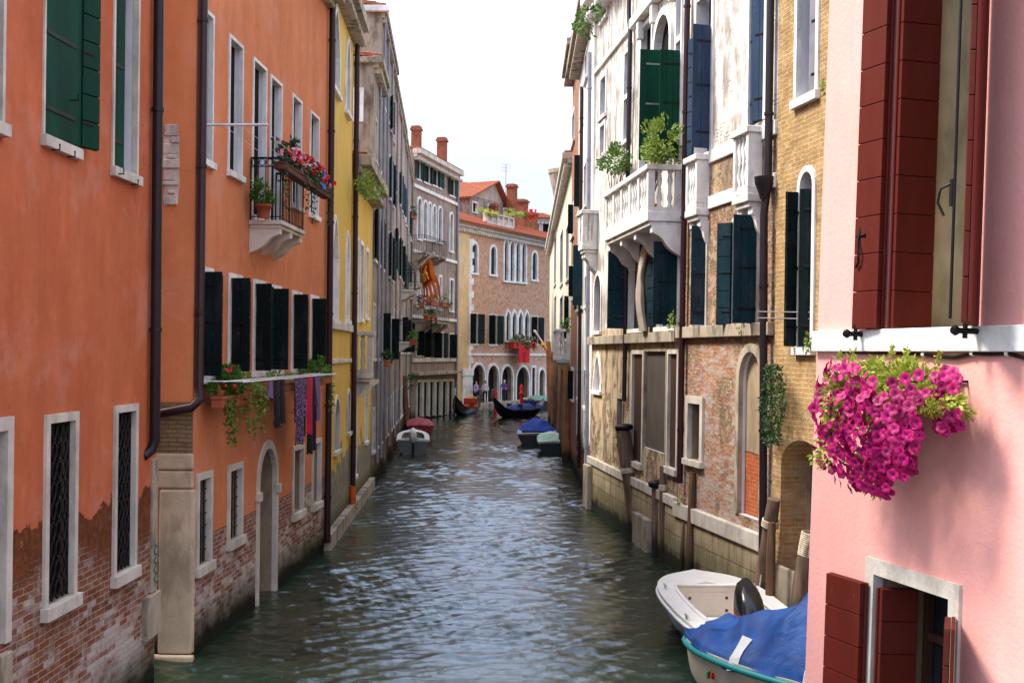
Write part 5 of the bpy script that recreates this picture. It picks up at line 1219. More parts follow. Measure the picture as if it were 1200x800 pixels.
# ------------------------------------------------------------------ people under the arcade
def person(label, loc, face, top, bottom, hair=S(50, 36, 28), h=1.7, skin=S(206, 156, 128), arm=.3):
    loc = Vector(loc); t = thing('person', label, 'person', loc, None); f = Vector((face[0], face[1], 0)).normalized(); s_ = Vector((-f.y, f.x, 0)); k = h / 1.7
    P_ = lambda x, y, z: loc + (s_ * x + f * y + UP * z) * k
    joints = [((0, 0, .95), .15, .11), ((0, .0, 1.18), .14, .10), ((0, 0, 1.38), .17, .10), ((0, .0, 1.47), .06, .06), ((0, .02, 1.58), .085, .1), ((.1, 0, .9), .095, .1), ((.1, .03, .5), .065, .07), ((.1, 0, .09), .045, .05), ((.1, .13, .04), .04, .035), ((-.1, 0, .9), .095, .1), ((-.11, -.02, .5), .065, .07), ((-.12, -.06, .09), .045, .05), ((-.12, .07, .04), .04, .035),
              ((.2, 0, 1.38), .055, .055), ((.25, -.02, 1.12), .045, .045), ((.24, .1 + arm * .3, .92 + arm * .3), .034, .034), ((.24, .15 + arm * .4, .86 + arm * .4), .035, .03), ((-.2, 0, 1.38), .055, .055), ((-.26, .0, 1.12), .045, .045), ((-.24, .12, .9), .034, .034), ((-.24, .16, .83), .035, .03), ((0, .02, 1.69), .06, .07)]
    ed = [(0, 1), (1, 2), (2, 3), (3, 4), (4, 21), (0, 5), (5, 6), (6, 7), (7, 8), (0, 9), (9, 10), (10, 11), (11, 12), (2, 13), (13, 14), (14, 15), (15, 16), (2, 17), (17, 18), (18, 19), (19, 20)]
    me = bpy.data.meshes.new('body'); me.from_pydata([P_(*j[0]) - loc for j in joints], ed, []); o = bpy.data.objects.new('body', me); COL.objects.link(o)
    sk = o.modifiers.new('skin', 'SKIN')
    for i, j in enumerate(joints): me.skin_vertices[0].data[i].radius = (j[1] * k, j[2] * k)
    me.skin_vertices[0].data[0].use_root = True; o.modifiers.new('sub', 'SUBSURF').levels = 2; o.modifiers['sub'].render_levels = 2
    bpy.context.view_layer.update(); ev = o.evaluated_get(bpy.context.evaluated_depsgraph_get()); me2 = bpy.data.meshes.new_from_object(ev)
    for mt in (simple('skin', skin, .05, 5, .6, 0), simple('clothes_top', top, .15, 5, .9, .1), simple('clothes_bottom', bottom, .15, 5, .9, .1), simple('shoes', S(40, 34, 30), .1)): me2.materials.append(mt)
    for p in me2.polygons:
        z = p.center.z / k; x = abs(p.center.dot(s_)) / k; p.use_smooth = True
        p.material_index = 3 if z < .1 else 2 if z < .96 and x < .2 else 1 if z < 1.46 and not (x > .2 and z < 1.1) else 0
    b = bpy.data.objects.new('body', me2); COL.objects.link(b); bpy.data.objects.remove(o); b.parent = t
    mb = MB(); c = P_(0, -.015, 1.62); rows = []
    for i in range(7):
        a = i / 6 * math.pi * .62; rows.append([c + (s_ * math.cos(q * math.pi / 8) + f * math.sin(q * math.pi / 8) * 1.08) * .105 * k * math.sin(a) + UP * .13 * k * math.cos(a) - f * .012 * i * k for q in range(16)])
    mb.grid(rows, 0, True, True); mb.build('hair', simple('hair', hair, .2, 8), t)
    mb = MB()
    for x in (-.035, .035): mb.lathe(P_(x, .115, 1.6), ((.004, 0), (.014, .004), (.004, .012)), 6, ax=f)
    mb.build('eyes', simple('eye', S(30, 24, 22), .1), t)
    return t
qz = .42
def onq(px, off): u_ = FB.u(px, None, off); p = FB.P(u_, qz, off); return p
person('person in a lilac top and dark trousers standing in the left arch', onq(558.5, .5), (.7, -.7), S(172, 150, 200), S(34, 34, 46), arm=.6)
person('person in a violet shirt and pale hat standing in the third arch', onq(591, .4), (-.3, -.9), S(120, 80, 160), S(60, 56, 70), hair=S(210, 200, 180))
person('person in a white shirt standing by the pillar of the second arch', onq(569, .6), (.2, -1), S(214, 212, 208), S(40, 44, 60))
# ------------------------------------------------------------------ plants
def leaf_face(mb, c, d, n, l, wd, m=0):
    """a leaf: two bent triangles each side of a midrib"""
    d = d.normalized(); s_ = d.cross(n)
    if s_.length < 1e-3: s_ = d.orthogonal()
    s_.normalize(); n = s_.cross(d)
    mb.face([c, c + d * l * .45 + s_ * wd * .5 + n * l * .06, c + d * l, c + d * l * .45 - s_ * wd * .5 + n * l * .06], m)
def rv(g): 
    while True:
        v = Vector((g.uniform(-1, 1), g.uniform(-1, 1), g.uniform(-1, 1)))
        if .05 < v.length < 1: return v
def bush(mb, c, rad, n, size, g, clumps=9, droop=0., ax=None):
    X, Y, Z = ax or (Vector((1, 0, 0)), Vector((0, 1, 0)), UP)
    cl = []
    for _ in range(clumps):
        v = rv(g).normalized() * g.uniform(.35, .95); cl.append((v, g.uniform(.25, .5)))
    for i in range(n):
        v, r = g.choice(cl); p = v + rv(g) * r
        q = c + X * p.x * rad[0] + Y * p.y * rad[1] + Z * p.z * rad[2]
        d = (p.normalized() + rv(g) * .8 - Vector((0, 0, droop))).normalized()
        D = X * d.x + Y * d.y + Z * d.z
        leaf_face(mb, q, D, rv(g), size * g.uniform(.6, 1.3), size * .6 * g.uniform(.7, 1.2))
def vine(mb, p, l, g, size=.07, sway=.1, k=None):
    n = k or int(l / .03); q = Vector(p); dx, dy = 0, 0
    for i in range(n):
        dx += g.uniform(-.012, .012); dy += g.uniform(-.012, .012); q = Vector(p) + Vector((dx, dy, -l * i / n))
        for _ in range(2): leaf_face(mb, q + rv(g) * .05, Vector((g.uniform(-1, 1), g.uniform(-1, 1), -.5)), rv(g), size * g.uniform(.6, 1.2), size * .7)
def bloom(mb, c, n, r, g, m=0, m2=None, lobes=5):
    n = n.normalized(); X = n.orthogonal().normalized(); a0 = g.uniform(0, 6.28); X = Matrix.Rotation(a0, 3, n) @ X; Y = n.cross(X)
    k = lobes * 4; P = lambda rr, a, h: c + (X * math.cos(a) + Y * math.sin(a)) * rr + n * h
    rim = [P(r * (.86 + .14 * abs(math.sin(lobes * 2 * math.pi * i / k / 2))), 2 * math.pi * i / k, r * (.05 + .1 * math.sin(i * 1.7 + a0))) for i in range(k)]
    mid = [P(r * .55, 2 * math.pi * i / k, r * .1) for i in range(k)]; thr = [P(r * .2, 2 * math.pi * i / k, -r * .12) for i in range(k)]
    mb.grid([thr, mid, rim], m, True, True)
    mb.face([P(r * .2, 2 * math.pi * i / k, -r * .13) for i in range(k)], m if m2 is None else m2)

# petunia basket on the pink wall
def petunias():
    g = random.Random(11); F = FP
    def at(px, py, off): u_, v_ = F.uv(px, py, off); return F.P(u_, v_, off)
    c0 = at(1075, 470, .2); t = thing('petunia_basket', 'overflowing basket of magenta petunias on the pink wall under the sill', 'flower basket', c0)
    mb = MB(); a, b = F.u(1135), F.u(1030)
    v0, v1 = F.uv(1120, 475, .1)[1], F.uv(1120, 447, .1)[1]
    for v in (v0, v1):
        mb.tube([F.P(a - .0, v, -.01), F.P(a, v, .34), F.P(b, v, .34), F.P(b, v, -.01)], .008, 6)
        mb.tube([F.P(a, v, .02), F.P(b, v, .02)], .008, 6)
    mb.build('bracket', M['iron'], t)
    mb = MB(); F.box(mb, a + .03, b - .02, v0 - .06, v1 - .03, .05, .31); mb.build('planter', M['terracotta'], t, .015)
    ax = (F.d, F.n, UP); leaf = MB()
    blobs = [(at(1065, 452, .22), (.36, .2, .15), 2100), (at(1005, 470, .3), (.26, .24, .22), 1500), (at(1005, 520, .32), (.24, .22, .26), 1200), (at(1085, 470, .26), (.3, .16, .12), 900), (at(1040, 432, .2), (.22, .14, .1), 700), (at(1030, 560, .3), (.1, .1, .12), 200)]
    for c, rad, n in blobs: bush(leaf, c, rad, n, .036, g, 16, .2, ax)
    for px, py in ((1046, 408), (1062, 412), (1100, 418)):
        p = at(px, py + 14, .2)
        for i in range(30): leaf_face(leaf, p + UP * i * .003 + rv(g) * .02, rv(g) + UP * .5, rv(g), .03, .018)
    leaf.build('foliage', M['leaf_lime'], t)
    # blossoms: spread in the picture as they hang on the front of the basket
    spots = []
    regs = [((990, 452), (34, 30), 34), ((982, 500), (30, 34), 36), ((1020, 500), (40, 44), 36), ((1010, 550), (38, 26), 34), ((1050, 520), (26, 36), 22), ((1062, 476), (26, 20), 8), ((1100, 462), (22, 26), 13), ((1112, 492), (16, 14), 9), ((1068, 508), (12, 20), 8), ((1040, 445), (60, 22), 3), ((1036, 570), (12, 14), 3), ((1056, 538), (20, 26), 9), ((978, 525), (24, 28), 22), ((964, 480), (12, 30), 10), ((1108, 445), (18, 14), 6)]
    for (cx, cy), (rx, ry), n in regs:
        for _ in range(int(n * 1.4)):
            for _k in range(20):
                v = rv(g); px, py = cx + rx * v.x, cy + ry * v.y
                if all((px - a_) ** 2 + (py - b_) ** 2 > 46 for a_, b_, _o in spots): break
            dxp = (px - 1020) / 80
            off = .34 + .16 * max(0, 1 - dxp * dxp) + g.uniform(-.04, .05) - (.1 if px > 1085 else 0)
            spots.append((px, py, off))
    meshes = []
    for i in range(5):
        mb = MB(); bloom(mb, Vector((0, 0, 0)), UP, .036, g, 0, 1)
        me = bpy.data.meshes.new('petunia_flower'); me.from_pydata([v for v in mb.V], [], mb.F); me.materials.append(M['petal']); me.materials.append(M['petal_dark'])
        me.polygons.foreach_set('material_index', mb.M); me.polygons.foreach_set('use_smooth', mb.S); me.update(); meshes.append(me)
    rest = MB()
    for i, (px, py, off) in enumerate(spots):
        p = at(px, py, off); toc = (Vector((0, 0, CAM_H)) - p).normalized()
        side = (F.d * (.5 if px < 1020 else -.1) + F.n * .5 + UP * ((500 - py) / 160))
        n = (side.normalized() + toc * .8 + rv(g) * .75).normalized()
        if i < 100:
            o = bpy.data.objects.new('petunia_flower', meshes[i % 5]); COL.objects.link(o); o.parent = t
            o.matrix_local = Matrix.Translation(p - c0) @ n.to_track_quat('Z', 'Y').to_matrix().to_4x4() @ Matrix.Rotation(g.uniform(0, 6.28), 4, 'Z') @ Matrix.Scale(g.uniform(.8, 1.12), 4)
        else: bloom(rest, p, n, .036 * g.uniform(.75, 1.1), g, 0, 1)
    o = rest.build('petunia_flowers', [M['petal'], M['petal_dark']], t); o['kind'] = 'stuff'
petunias()

def planter(F, u0, u1, v, n, label, cat='flower box', group=None, leafm='leaf', n_leaf=350, size=.06, flowers=(), trail=0, h=.16, wd=.17, hgt=.16, g=None, name='flower_box', box='terracotta'):
    """trough of plants standing at height v, n out from the wall"""
    g = g or random.Random(hash(label) % 999 if False else len(label) * 7 + int(v * 100)); c = F.P((u0 + u1) / 2, v, n); t = thing(name, label, cat, c, group)
    mb = MB(); F.box(mb, u0, u1, v, v + h, n - wd / 2, n + wd / 2); F.box(mb, u0 - .015, u1 + .015, v + h * .8, v + h + .01, n - wd / 2 - .012, n + wd / 2 + .012); mb.build('trough', M[box], t, .01)
    mb = MB(); L = (u1 - u0); ax = (F.d, F.n, UP)
    bush(mb, F.P((u0 + u1) / 2, v + h + hgt * .5, n), (L * .55, wd * .9, hgt), n_leaf, size, g, max(8, int(L * 10)), .1, ax)
    for i in range(trail): vine(mb, F.P(u0 + L * g.random(), v + h * .9, n + wd * .6), g.uniform(.25, .8) , g, size * .9)
    mb.build('foliage', M[leafm], t)
    for mt, k, r in flowers:
        mb = MB()
        for _ in range(k):
            p = F.P(u0 + L * g.random(), v + h + hgt * g.uniform(.4, 1.5), n + wd * g.uniform(-.3, 1.0))
            for _j in range(4): bloom(mb, p + rv(g) * r * .9, rv(g) + F.n + UP * .4, r, g)
        o = mb.build('blossoms', M[mt], t); o['kind'] = 'stuff'
    return t
def pot(F, u, v, n, r, h, label, leafm='leaf', n_leaf=300, size=.07, rad=(.25, .22, .25), group=None, cat='potted plant', lift=.2, trunk=0, name='potted_plant', flowers=None, sat=None):
    g = random.Random(len(label) * 13 + int(u * 50)); c = F.P(u, v, n); t = thing(name, label, cat, c, group)
    mb = MB(); mb.lathe(c, ((r * .7, 0), (r * .95, h * .8), (r * 1.1, h * .8), (r * 1.1, h), (r * .9, h), (r * .88, h * .9)), 14); mb.build('pot', M[sat or 'terracotta'], t)
    mb = MB(); top = c + UP * (h + trunk + lift)
    if trunk or lift > .15:
        for i in range(5):
            e = top + Vector((g.uniform(-1, 1) * rad[0] * .6, g.uniform(-1, 1) * rad[1] * .6, g.uniform(-.3, .5) * rad[2])); m_ = c.lerp(e, .55) + Vector((g.uniform(-.05, .05),) * 2 + (.05,))
            mb.tube([c + UP * h * .8, m_, e], [.018, .012, .005], 5)
        mb.build('stem', M['pole'], t)
    mb = MB(); bush(mb, top, rad, n_leaf, size, g, 14, .0, (F.d, F.n, UP)); mb.build('foliage', M[leafm], t)
    if flowers:
        mb = MB()
        for _ in range(flowers[1]): bloom(mb, top + Vector([a * b for a, b in zip(rv(g), rad)]) + UP * .05, rv(g) + F.n, flowers[2], g)
        mb.build('blossoms', M[flowers[0]], t)['kind'] = 'stuff'
    return t
# orange house balcony
bu = lambda px, py, n: F2.uv(px, py, n)[0]
n_ = .66; a, b = bu(327, 200, n_), bu(383, 215, n_)
vv = F2.uv(345, 208, n_)[1]
planter(F2, a, b, vv - .02, n_, 'long flower trough of red and pink geraniums hung outside the iron balcony rail', 'flower box', 'plants on the orange house', 'leaf_dark', 1500, .07, (('petal_red', 34, .042), ('petal_pink', 14, .04)), 4, h=.11, hgt=.24, box='trough_dark')
mb = MB(); p0 = F2.P(bu(376, 205, n_ + .1), F2.uv(376, 203, n_)[1], n_ + .13)
rows = [[p0 + F2.d * (.05 * j + .02 * math.sin(i * 1.3)) + F2.n * (.03 * math.sin(j * 2.1 + i)) - UP * .055 * i for j in range(5)] for i in range(7)]
mb.grid(rows); tagk(mb.build('cloth', simple('blue_cloth', S(70, 130, 200), .1, 6), None, 0, p0), 'small sky blue cloth hung over the end of the red geranium trough', 'cloth')
pot(F2, bu(309, 245, .3), bvf + .01, .3, .12, .22, 'fern like green plant in terracotta pot on the iron balcony floor', 'leaf', 500, .07, (.3, .2, .24), 'plants on the orange house', lift=.14)
pot(F2, bu(338, 195, .4), bvf + rail - .1, .42, .09, .16, 'dark leafy plant in small pot above the balcony rail', 'leaf_dark', 260, .08, (.18, .15, .22), 'plants on the orange house', lift=.2)
# window boxes under the green shutters
vs_ = F2.uv(245, 480, .25)[1]
planter(F2, F2.u(233) + .05, F2.u(262), vs_, .25, 'nearest window box under green shutters with red geraniums and trailing ivy', 'flower box', 'plants on the orange house', 'leaf', 1500, .08, (('petal_red', 9, .04),), 5, hgt=.26)
vs2 = F2.uv(290, 466, .2)[1]
planter(F2, F2.u(268), F2.u(290), vs2, .2, 'second window box with long strands of hanging light green creeper', 'flower box', 'plants on the orange house', 'leaf_light', 600, .07, (), 12, hgt=.16)
planter(F2, F2.u(296), F2.u(334), vs2 + .03, .2, 'third window box with yellowing foliage above the hanging laundry', 'flower box', 'plants on the orange house', 'leaf_light', 520, .06, (), 4, hgt=.12)
planter(F2, F2.u(340), F2.u(374), F2.uv(355, 452, .2)[1], .2, 'farthest window box full of fresh green leaves beside the downpipe', 'flower box', 'plants on the orange house', 'leaf', 900, .08, (), 1, hgt=.26)
# laundry rack
def P2(px, py, n): u_, v_ = F2.uv(px, py, n); return F2.P(u_, v_, n)
n1, n2 = .45, .75
rk = thing('drying_rack', 'white rod drying rack on the orange wall carrying the laundry', 'drying rack', P2(310, 445, .1))
vr = F2.uv(394, 438, n2)[1]; ur = bu(393, 438, n2); u0r = bu(262, 446, n1)
mb = MB()
for nn, uu in ((n1, u0r), (n2, bu(285, 446, n2))): mb.tube([F2.P(uu, vr, nn), F2.P(ur, vr, nn)], .012, 6)
for uu in (u0r + .2, ur - .1): mb.tube([F2.P(uu, vr, .0), F2.P(uu, vr, n2 + .06)], .011, 6)
mb.build('rod', M['white_plaster'], rk)
mb = MB()
for nn in (.3, .55, .65): mb.tube([F2.P(u0r + .2, vr, nn), F2.P((u0r + ur) / 2, vr - .03, nn), F2.P(ur - .1, vr, nn)], .004, 4)
mb.build('line', M['white_plaster'], rk)
def garment(name, label, mat, px0, px1, y0, y1, n, shape='cloth', th=.02, seed=1):
    u0, u1 = sorted((bu(px0, y0, n), bu(px1, y0, n))); v1 = vr - .01; v0 = F2.uv((px0 + px1) / 2, y1, n)[1]; g = random.Random(seed); mb = MB()
    def strip(a, b, c, d, tap=.0, k=14, q=8, swing=.0):
        for s_ in (-1, 1):
            rows = []
            for i in range(k + 1):
                t = i / k; row = []
                for j in range(q + 1):
                    x = j / q; uu = a + (b - a) * (x * (1 - tap * t) + tap * t / 2)
                    nn = n + swing * t + .022 * math.sin(x * 7 + seed + t * 1.5) * (.3 + t) + s_ * th * math.sin(math.pi * x) * (.4 + .6 * t)
                    row.append(F2.P(uu, d + (c - d) * t - .012 * math.sin(x * 9 + seed), nn))
                rows.append(row)
            mb.grid(rows)
    if shape == 'cloth': strip(u0, u1, v0, v1)
    elif shape == 'trousers':
        h = (v1 - v0) * .28; m_ = (u0 + u1) / 2; strip(u0, u1, v1 - h, v1); strip(u0, m_ - .01, v0, v1 - h * .8, .2, swing=.02); strip(m_ + .01, u1, v0 + .03, v1 - h * .8, .2, swing=-.01)
    elif shape == 'shirt':
        w_ = u1 - u0; strip(u0 + w_ * .18, u1 - w_ * .18, v0, v1); strip(u0, u0 + w_ * .28, v0 + (v1 - v0) * .35, v1, .1, swing=.03); strip(u1 - w_ * .28, u1, v0 + (v1 - v0) * .4, v1, .1, swing=-.02)
    elif shape == 'socks':
        w_ = (u1 - u0) / 2
        for e in (0, 1):
            a = u0 + w_ * e; strip(a + .02, a + w_ - .02, v0 + .05 * e, v1, .15); strip(a + .01, a + w_ * 1.15, v0 - .04 + .05 * e, v0 + .07 + .05 * e, .1)
    tagk(mb.build(name, mat, None, 0, F2.P((u0 + u1) / 2, v1, n)), label, 'laundry', 'laundry on the drying rack')
k = NT('patterned_purple'); vo = k.n('ShaderNodeTexVoronoi'); vo.inputs['Scale'].default_value = 26; k.set(vo.inputs['Vector'], k.coord())
pat = k.fin(k.mix(k.ramp(vo.outputs[0], .25, .5), S(136, 112, 142), S(58, 34, 72)), .9)
black = simple('black_cloth', S(22, 20, 24), .3, 5, .95, .1); lil = simple('lilac_cloth', S(104, 84, 120), .12, 5, .9, .1); red_ = simple('crimson_cloth', S(176, 22, 58), .2, 5, .9, .1); olive = simple('olive_cloth', S(92, 92, 62), .2, 5, .9, .1)
garment('peg_bag', 'small lilac rag at the near end of the drying rack', lil, 315, 319, 446, 466, n2, seed=3)
garment('socks', 'pair of long black stockings hanging from the drying rack', black, 321, 334, 446, 497, n2, 'socks', seed=5)
garment('shirt', 'purple patterned shirt hanging in the middle of the laundry', pat, 345, 359, 446, 520, n2, 'shirt', seed=2)
garment('trousers', 'black trousers, the longest piece of laundry on the rack', black, 360, 371, 446, 530, n1 + .1, 'trousers', seed=8)
garment('scarf', 'narrow crimson scarf between the patterned shirt and black trousers', red_, 361, 367, 446, 508, n2, seed=4)
garment('blouse', 'lilac blouse at the far end of the drying rack', lil, 369, 375, 446, 492, n2, 'shirt', seed=6)
garment('top', 'olive grey top behind the patterned shirt on the rack', olive, 350, 360, 446, 510, n1, seed=9)
# white line arm beside the upper windows
rk = thing('line_arm', 'white rod arm with thin washing lines beside the upper windows of the orange house', 'line arm', P2(234, 146, .1))
q0 = F2.uv(240, 146, .05); u_e = bu(281, 149, .75)
mb = MB(); mb.tube([F2.P(.25, q0[1], .0), F2.P(.25 , q0[1] + .0, .95)], .02, 8); mb.build('rod', M['stone_white'], rk)
mb = MB(); ue = bu(325, 178, .3)
for nn in (.3, .55, .8): mb.tube([F2.P(.25, q0[1], nn), F2.P(ue, q0[1] - .06, nn)], .004, 4)
mb.tube([F2.P(ue, q0[1] - .06, 0), F2.P(ue, q0[1] - .06, .9)], .012, 6); mb.build('line', M['white_plaster'], rk)
# eave weeds on the yellow house, plants on the far balconies
def weed(F, px, py, n, rad, k, size, label, leafm='leaf', cat='plant', group=None, name='wild_plant'):
    g = random.Random(int(px)); u_, v_ = F.uv(px, py, n); c = F.P(u_, v_, n); mb = MB(); bush(mb, c, rad, k, size, g, 10, .1, (F.d, F.n, UP)); 
    return tagk(mb.build(name, M[leafm], None, 0, c), label, cat, group)
weed(F3b, 433, 222, .5, (.8, .3, .45), 420, .1, 'tuft of wild grass growing on the yellow house eave', 'leaf_light')
weed(F3b, 424, 205, .5, (.5, .2, .2), 120, .09, 'dry weeds growing on the bracketed eave nearer the downpipe', 'leaf_light')
n_ = 1.05
planter(FG, FG.uv(503, 355, n_)[0], FG.uv(512, 355, n_)[0], FG.uv(508, 358, n_)[1], n_, 'green plants on the near end of the grey palazzo lower balcony rail', 'flower box', 'plants on the grey palazzo', 'leaf', 120, .16, h=.25, wd=.3, hgt=.3)
planter(FG, FG.uv(516, 358, n_)[0], FG.uv(527, 358, n_)[0], FG.uv(522, 360, n_)[1], n_, 'green plants on the far end of the grey palazzo lower balcony rail', 'flower box', 'plants on the grey palazzo', 'leaf', 120, .16, h=.25, wd=.3, hgt=.3)
planter(FG, FG.uv(499, 375, 1.2)[0], FG.uv(510, 375, 1.2)[0], FG.uv(505, 376, 1.2)[1], 1.2, 'terracotta trough hung low outside the grey palazzo lower balcony', 'flower box', 'plants on the grey palazzo', 'leaf_dark', 140, .16, h=.3, wd=.3, hgt=.25, trail=2)
planter(FG, FG.uv(478, 252, .5)[0], FG.uv(486, 252, .5)[0], FG.uv(482, 256, .5)[1], .5, 'plant trough at the left edge of the grey palazzo high up', 'flower box', 'plants on the grey palazzo', 'leaf', 140, .16, h=.3, wd=.3, hgt=.3)
planter(F4d, U4d * .3, U4d * .3 + 2.2, F4d.uv(477, 330, .8)[1], .85, 'window trough on the upper iron balcony of the last brownish house', 'flower box', None, 'leaf_dark', 140, .14, (('petal_pink', 4, .07),), h=.25, wd=.3, hgt=.3)
planter(F4c, U4c * .3, U4c * .3 + 2.0, F4c.uv(462, 400, .7)[1], .75, 'leafy trough on the lower iron balcony of the pinkish house', 'flower box', None, 'leaf', 160, .12, h=.25, wd=.3, hgt=.3, trail=2)
planter(F4, 1.2, 3, F4.uv(441, 432, .4)[1], .4, 'green plants on the stone ledge of the narrow grey house', 'flower box', None, 'leaf_dark', 160, .1, h=.2, hgt=.25)
# red box and cloth on the brick palazzo
a, b = FB.uv(599, 408, .6)[0], FB.uv(626, 408, .6)[0]; v = FB.uv(612, 408, .6)[1]
planter(FB, a, b, v, .6, 'long red window box with green plants under the gothic windows', 'flower box', None, 'leaf', 500, .18, (('petal_pink', 10, .09),), 6, h=.5, wd=.5, hgt=.4, box='red_box') if 'red_box' in M else None
mb = MB(); a, b = FB.uv(608, 412, .9)[0], FB.uv(621, 412, .9)[0]; v0, v1 = FB.uv(614, 425, .9)[1], FB.uv(614, 408, .9)[1]
rows = [[FB.P(a + (b - a) * j / 10, v1 + (v0 - v1) * i / 8, .9 + .04 * math.sin(j * 1.1) * i / 8) for j in range(11)] for i in range(9)]
mb.grid(rows); lo = MB(); mb.grid([[q - FB.n * .03 for q in r_] for r_ in rows])
ba = tagk(mb.build('banner', simple('red_banner', S(196, 26, 34), .1, 3, .9, .05), None, 0, FB.P((a + b) / 2, v1, .9)), 'plain red banner hanging below the red window box', 'banner')
mb = MB(); uc, vc = (a + b) / 2, (v0 + v1) / 2 + .1
mb.tube([FB.P(uc + .22 * math.cos(q * .6), vc + .22 * math.sin(q * .6), .98) for q in range(12)], .03, 5); FB.box(mb, uc - .12, uc + .12, vc - .5, vc - .42, .96, 1.0); mb.build('emblem', simple('dull_gold', S(150, 60, 40), .1), ba)
# terrace plants
weed(FB, 575, 250, -1.4, (2.2, .5, .35), 300, .2, 'low hedge of yellow green plants along the palazzo roof edge', 'leaf_lime', 'roof plants')
weed(FB, 600, 250, -1.5, (2.4, .4, .3), 240, .2, 'green plants behind the white terrace balustrade', 'leaf_light', 'roof plants')
g = random.Random(4); u_, v_ = FB.uv(619, 255, -1.2); t = thing('flower_bush', 'red flowering bush at the right end of the roof terrace', 'flower bush', FB.P(u_, v_, -1.2)); mb = MB(); bush(mb, FB.P(u_, v_, -1.2), (.7, .5, .6), 160, .2, g, 8); mb.build('foliage', M['leaf'], t); mb = MB()
for i in range(24): bloom(mb, FB.P(u_ + g.uniform(-.6, .6), v_ + g.uniform(-.3, .7), -.9 + g.uniform(-.3, .3)), rv(g) + FB.n, .14, g)
mb.build('blossoms', M['petal_red'], t)['kind'] = 'stuff'
# shrubs on the great balcony, ivy, little weeds
def shrub(px, py, n, base_v, rad, k, label, leafm):
    g = random.Random(int(px) + 2); u_, v_ = FR3.uv(px, py, n); c = FR3.P(u_ + (1. if px > 750 else 0), base_v, n); t = thing('potted_shrub', label, 'shrub', c, 'shrubs on the great balcony')
    mb = MB(); mb.lathe(c, ((.09, 0), (.13, .22), (.145, .22), (.145, .27), (.12, .27)), 14); mb.build('pot', M['terracotta'], t)
    top = FR3.P(u_, v_, n); mb = MB()
    for i in range(11):
        d = rv(g); e = top + FR3.d * d.x * rad[0] * .9 + FR3.n * d.y * rad[1] * .9 + UP * d.z * rad[2] * .9; m_ = (c + UP * .35).lerp(e, .5) + rv(g) * .05
        mb.tube([c + UP * .3, m_, e], [.02, .013, .005], 5)
    mb.build('stem', M['pole'], t); mb = MB(); bush(mb, top, rad, k, .085, g, 22, -.2, (FR3.d, FR3.n, UP)); mb.build('foliage', M[leafm], t)
shrub(776, 166, .4, VF0, (.8, .42, .5), 1300, 'tall yellowish shrub on the great balcony in front of the green shutter', 'leaf_light')
shrub(722, 190, .4, VF0, (.75, .36, .38), 900, 'lower wispy shrub at the far end of the great balcony', 'leaf')
g = random.Random(21); mb = MB()
for py in range(428, 520, 3):
    wpx = 7 + 8 * math.sin((py - 428) / 92 * math.pi); 
    for i in range(42):
        px = 906 + g.uniform(-1, 1) * wpx - (2 if py > 470 else 0); off = g.uniform(.12, .34); u_, v_ = FR2.uv(px, py + g.uniform(-2, 2), off); leaf_face(mb, FR2.P(u_, v_, off), rv(g) - UP * .3, rv(g), .085 * g.uniform(.6, 1.2), .03)
c = FR2.P(.12, FR2.uv(906, 470)[1], .1); tagk(mb.build('ivy', M['leaf_dark'], None, 0, c), 'dark green ivy clump growing up the downpipe by the walled arch', 'ivy')
for px, py, off, F, lab, rad in ((968, 105, .05, FR1, 'little weed sprouting from the yellow brick beside the grey shutter', (.12, .06, .16)), (868, 375, .14, FR2, 'thin weed on the ledge below the wide blue green shutter', (.14, .06, .22)), (790, 378, .2, FR3, 'small green plant on the ledge under the great balcony', (.2, .1, .22)), (948, 398, .15, FR1, 'lime weed on the sill of the arched green shuttered window', (.08, .05, .16)), (798, 588, .1, FR2, 'tuft of weed on the stone plinth by the brown pole', (.12, .06, .08))):
    weed(F, px, py, off, rad, 70, .06, lab, 'leaf_light', 'weed')
weed(FR4, 687, 20, .5, (.6, .3, .5), 160, .14, 'green plants on the high window ledge of the pale far house', 'leaf', 'plant'); weed(FR5, 664, 380, .45, (.4, .2, .2), 70, .12, 'small potted greenery on the cream house balcony rail', 'leaf', 'plant')
weed(F4d, 482, 447, .4, (2.2, .4, .4), 160, .16, 'green plants low on the quay wall behind the grey boat', 'leaf_dark', 'plant')

# drape hanging in the dark window under the balcony
mb = MB(); prof = []; v0, v1 = FR3.uv(763, 388)[1], FR3.uv(763, 290)[1]; ud = FR3.u(764)
rows = []
for i in range(19):
    t = i / 18; wd = .2 - .12 * math.exp(-((t - .36) / .12) ** 2) + .06 * t; off = .16 + .1 * math.sin(t * 3.0)
    rows.append([FR3.P(ud + math.cos(q * math.pi / 9) * wd * (1 + .12 * math.sin(q * 3 + t * 4)) + .12 * math.sin(t * 2.4), v1 + (v0 - v1) * t, off + math.sin(q * math.pi / 9) * .07 * (1 + .3 * math.sin(q * 4))) for q in range(18)])
mb.grid(rows, 0, True, True); tagk(mb.build('drape', simple('dusty_drape', S(168, 152, 138), .3, 5, .9, .3, grain=(1, 1, .3)), None, 0, FR3.P(ud, v1, .1)), 'dusty pale drape tied back between the dark windows under the balcony', 'drape')

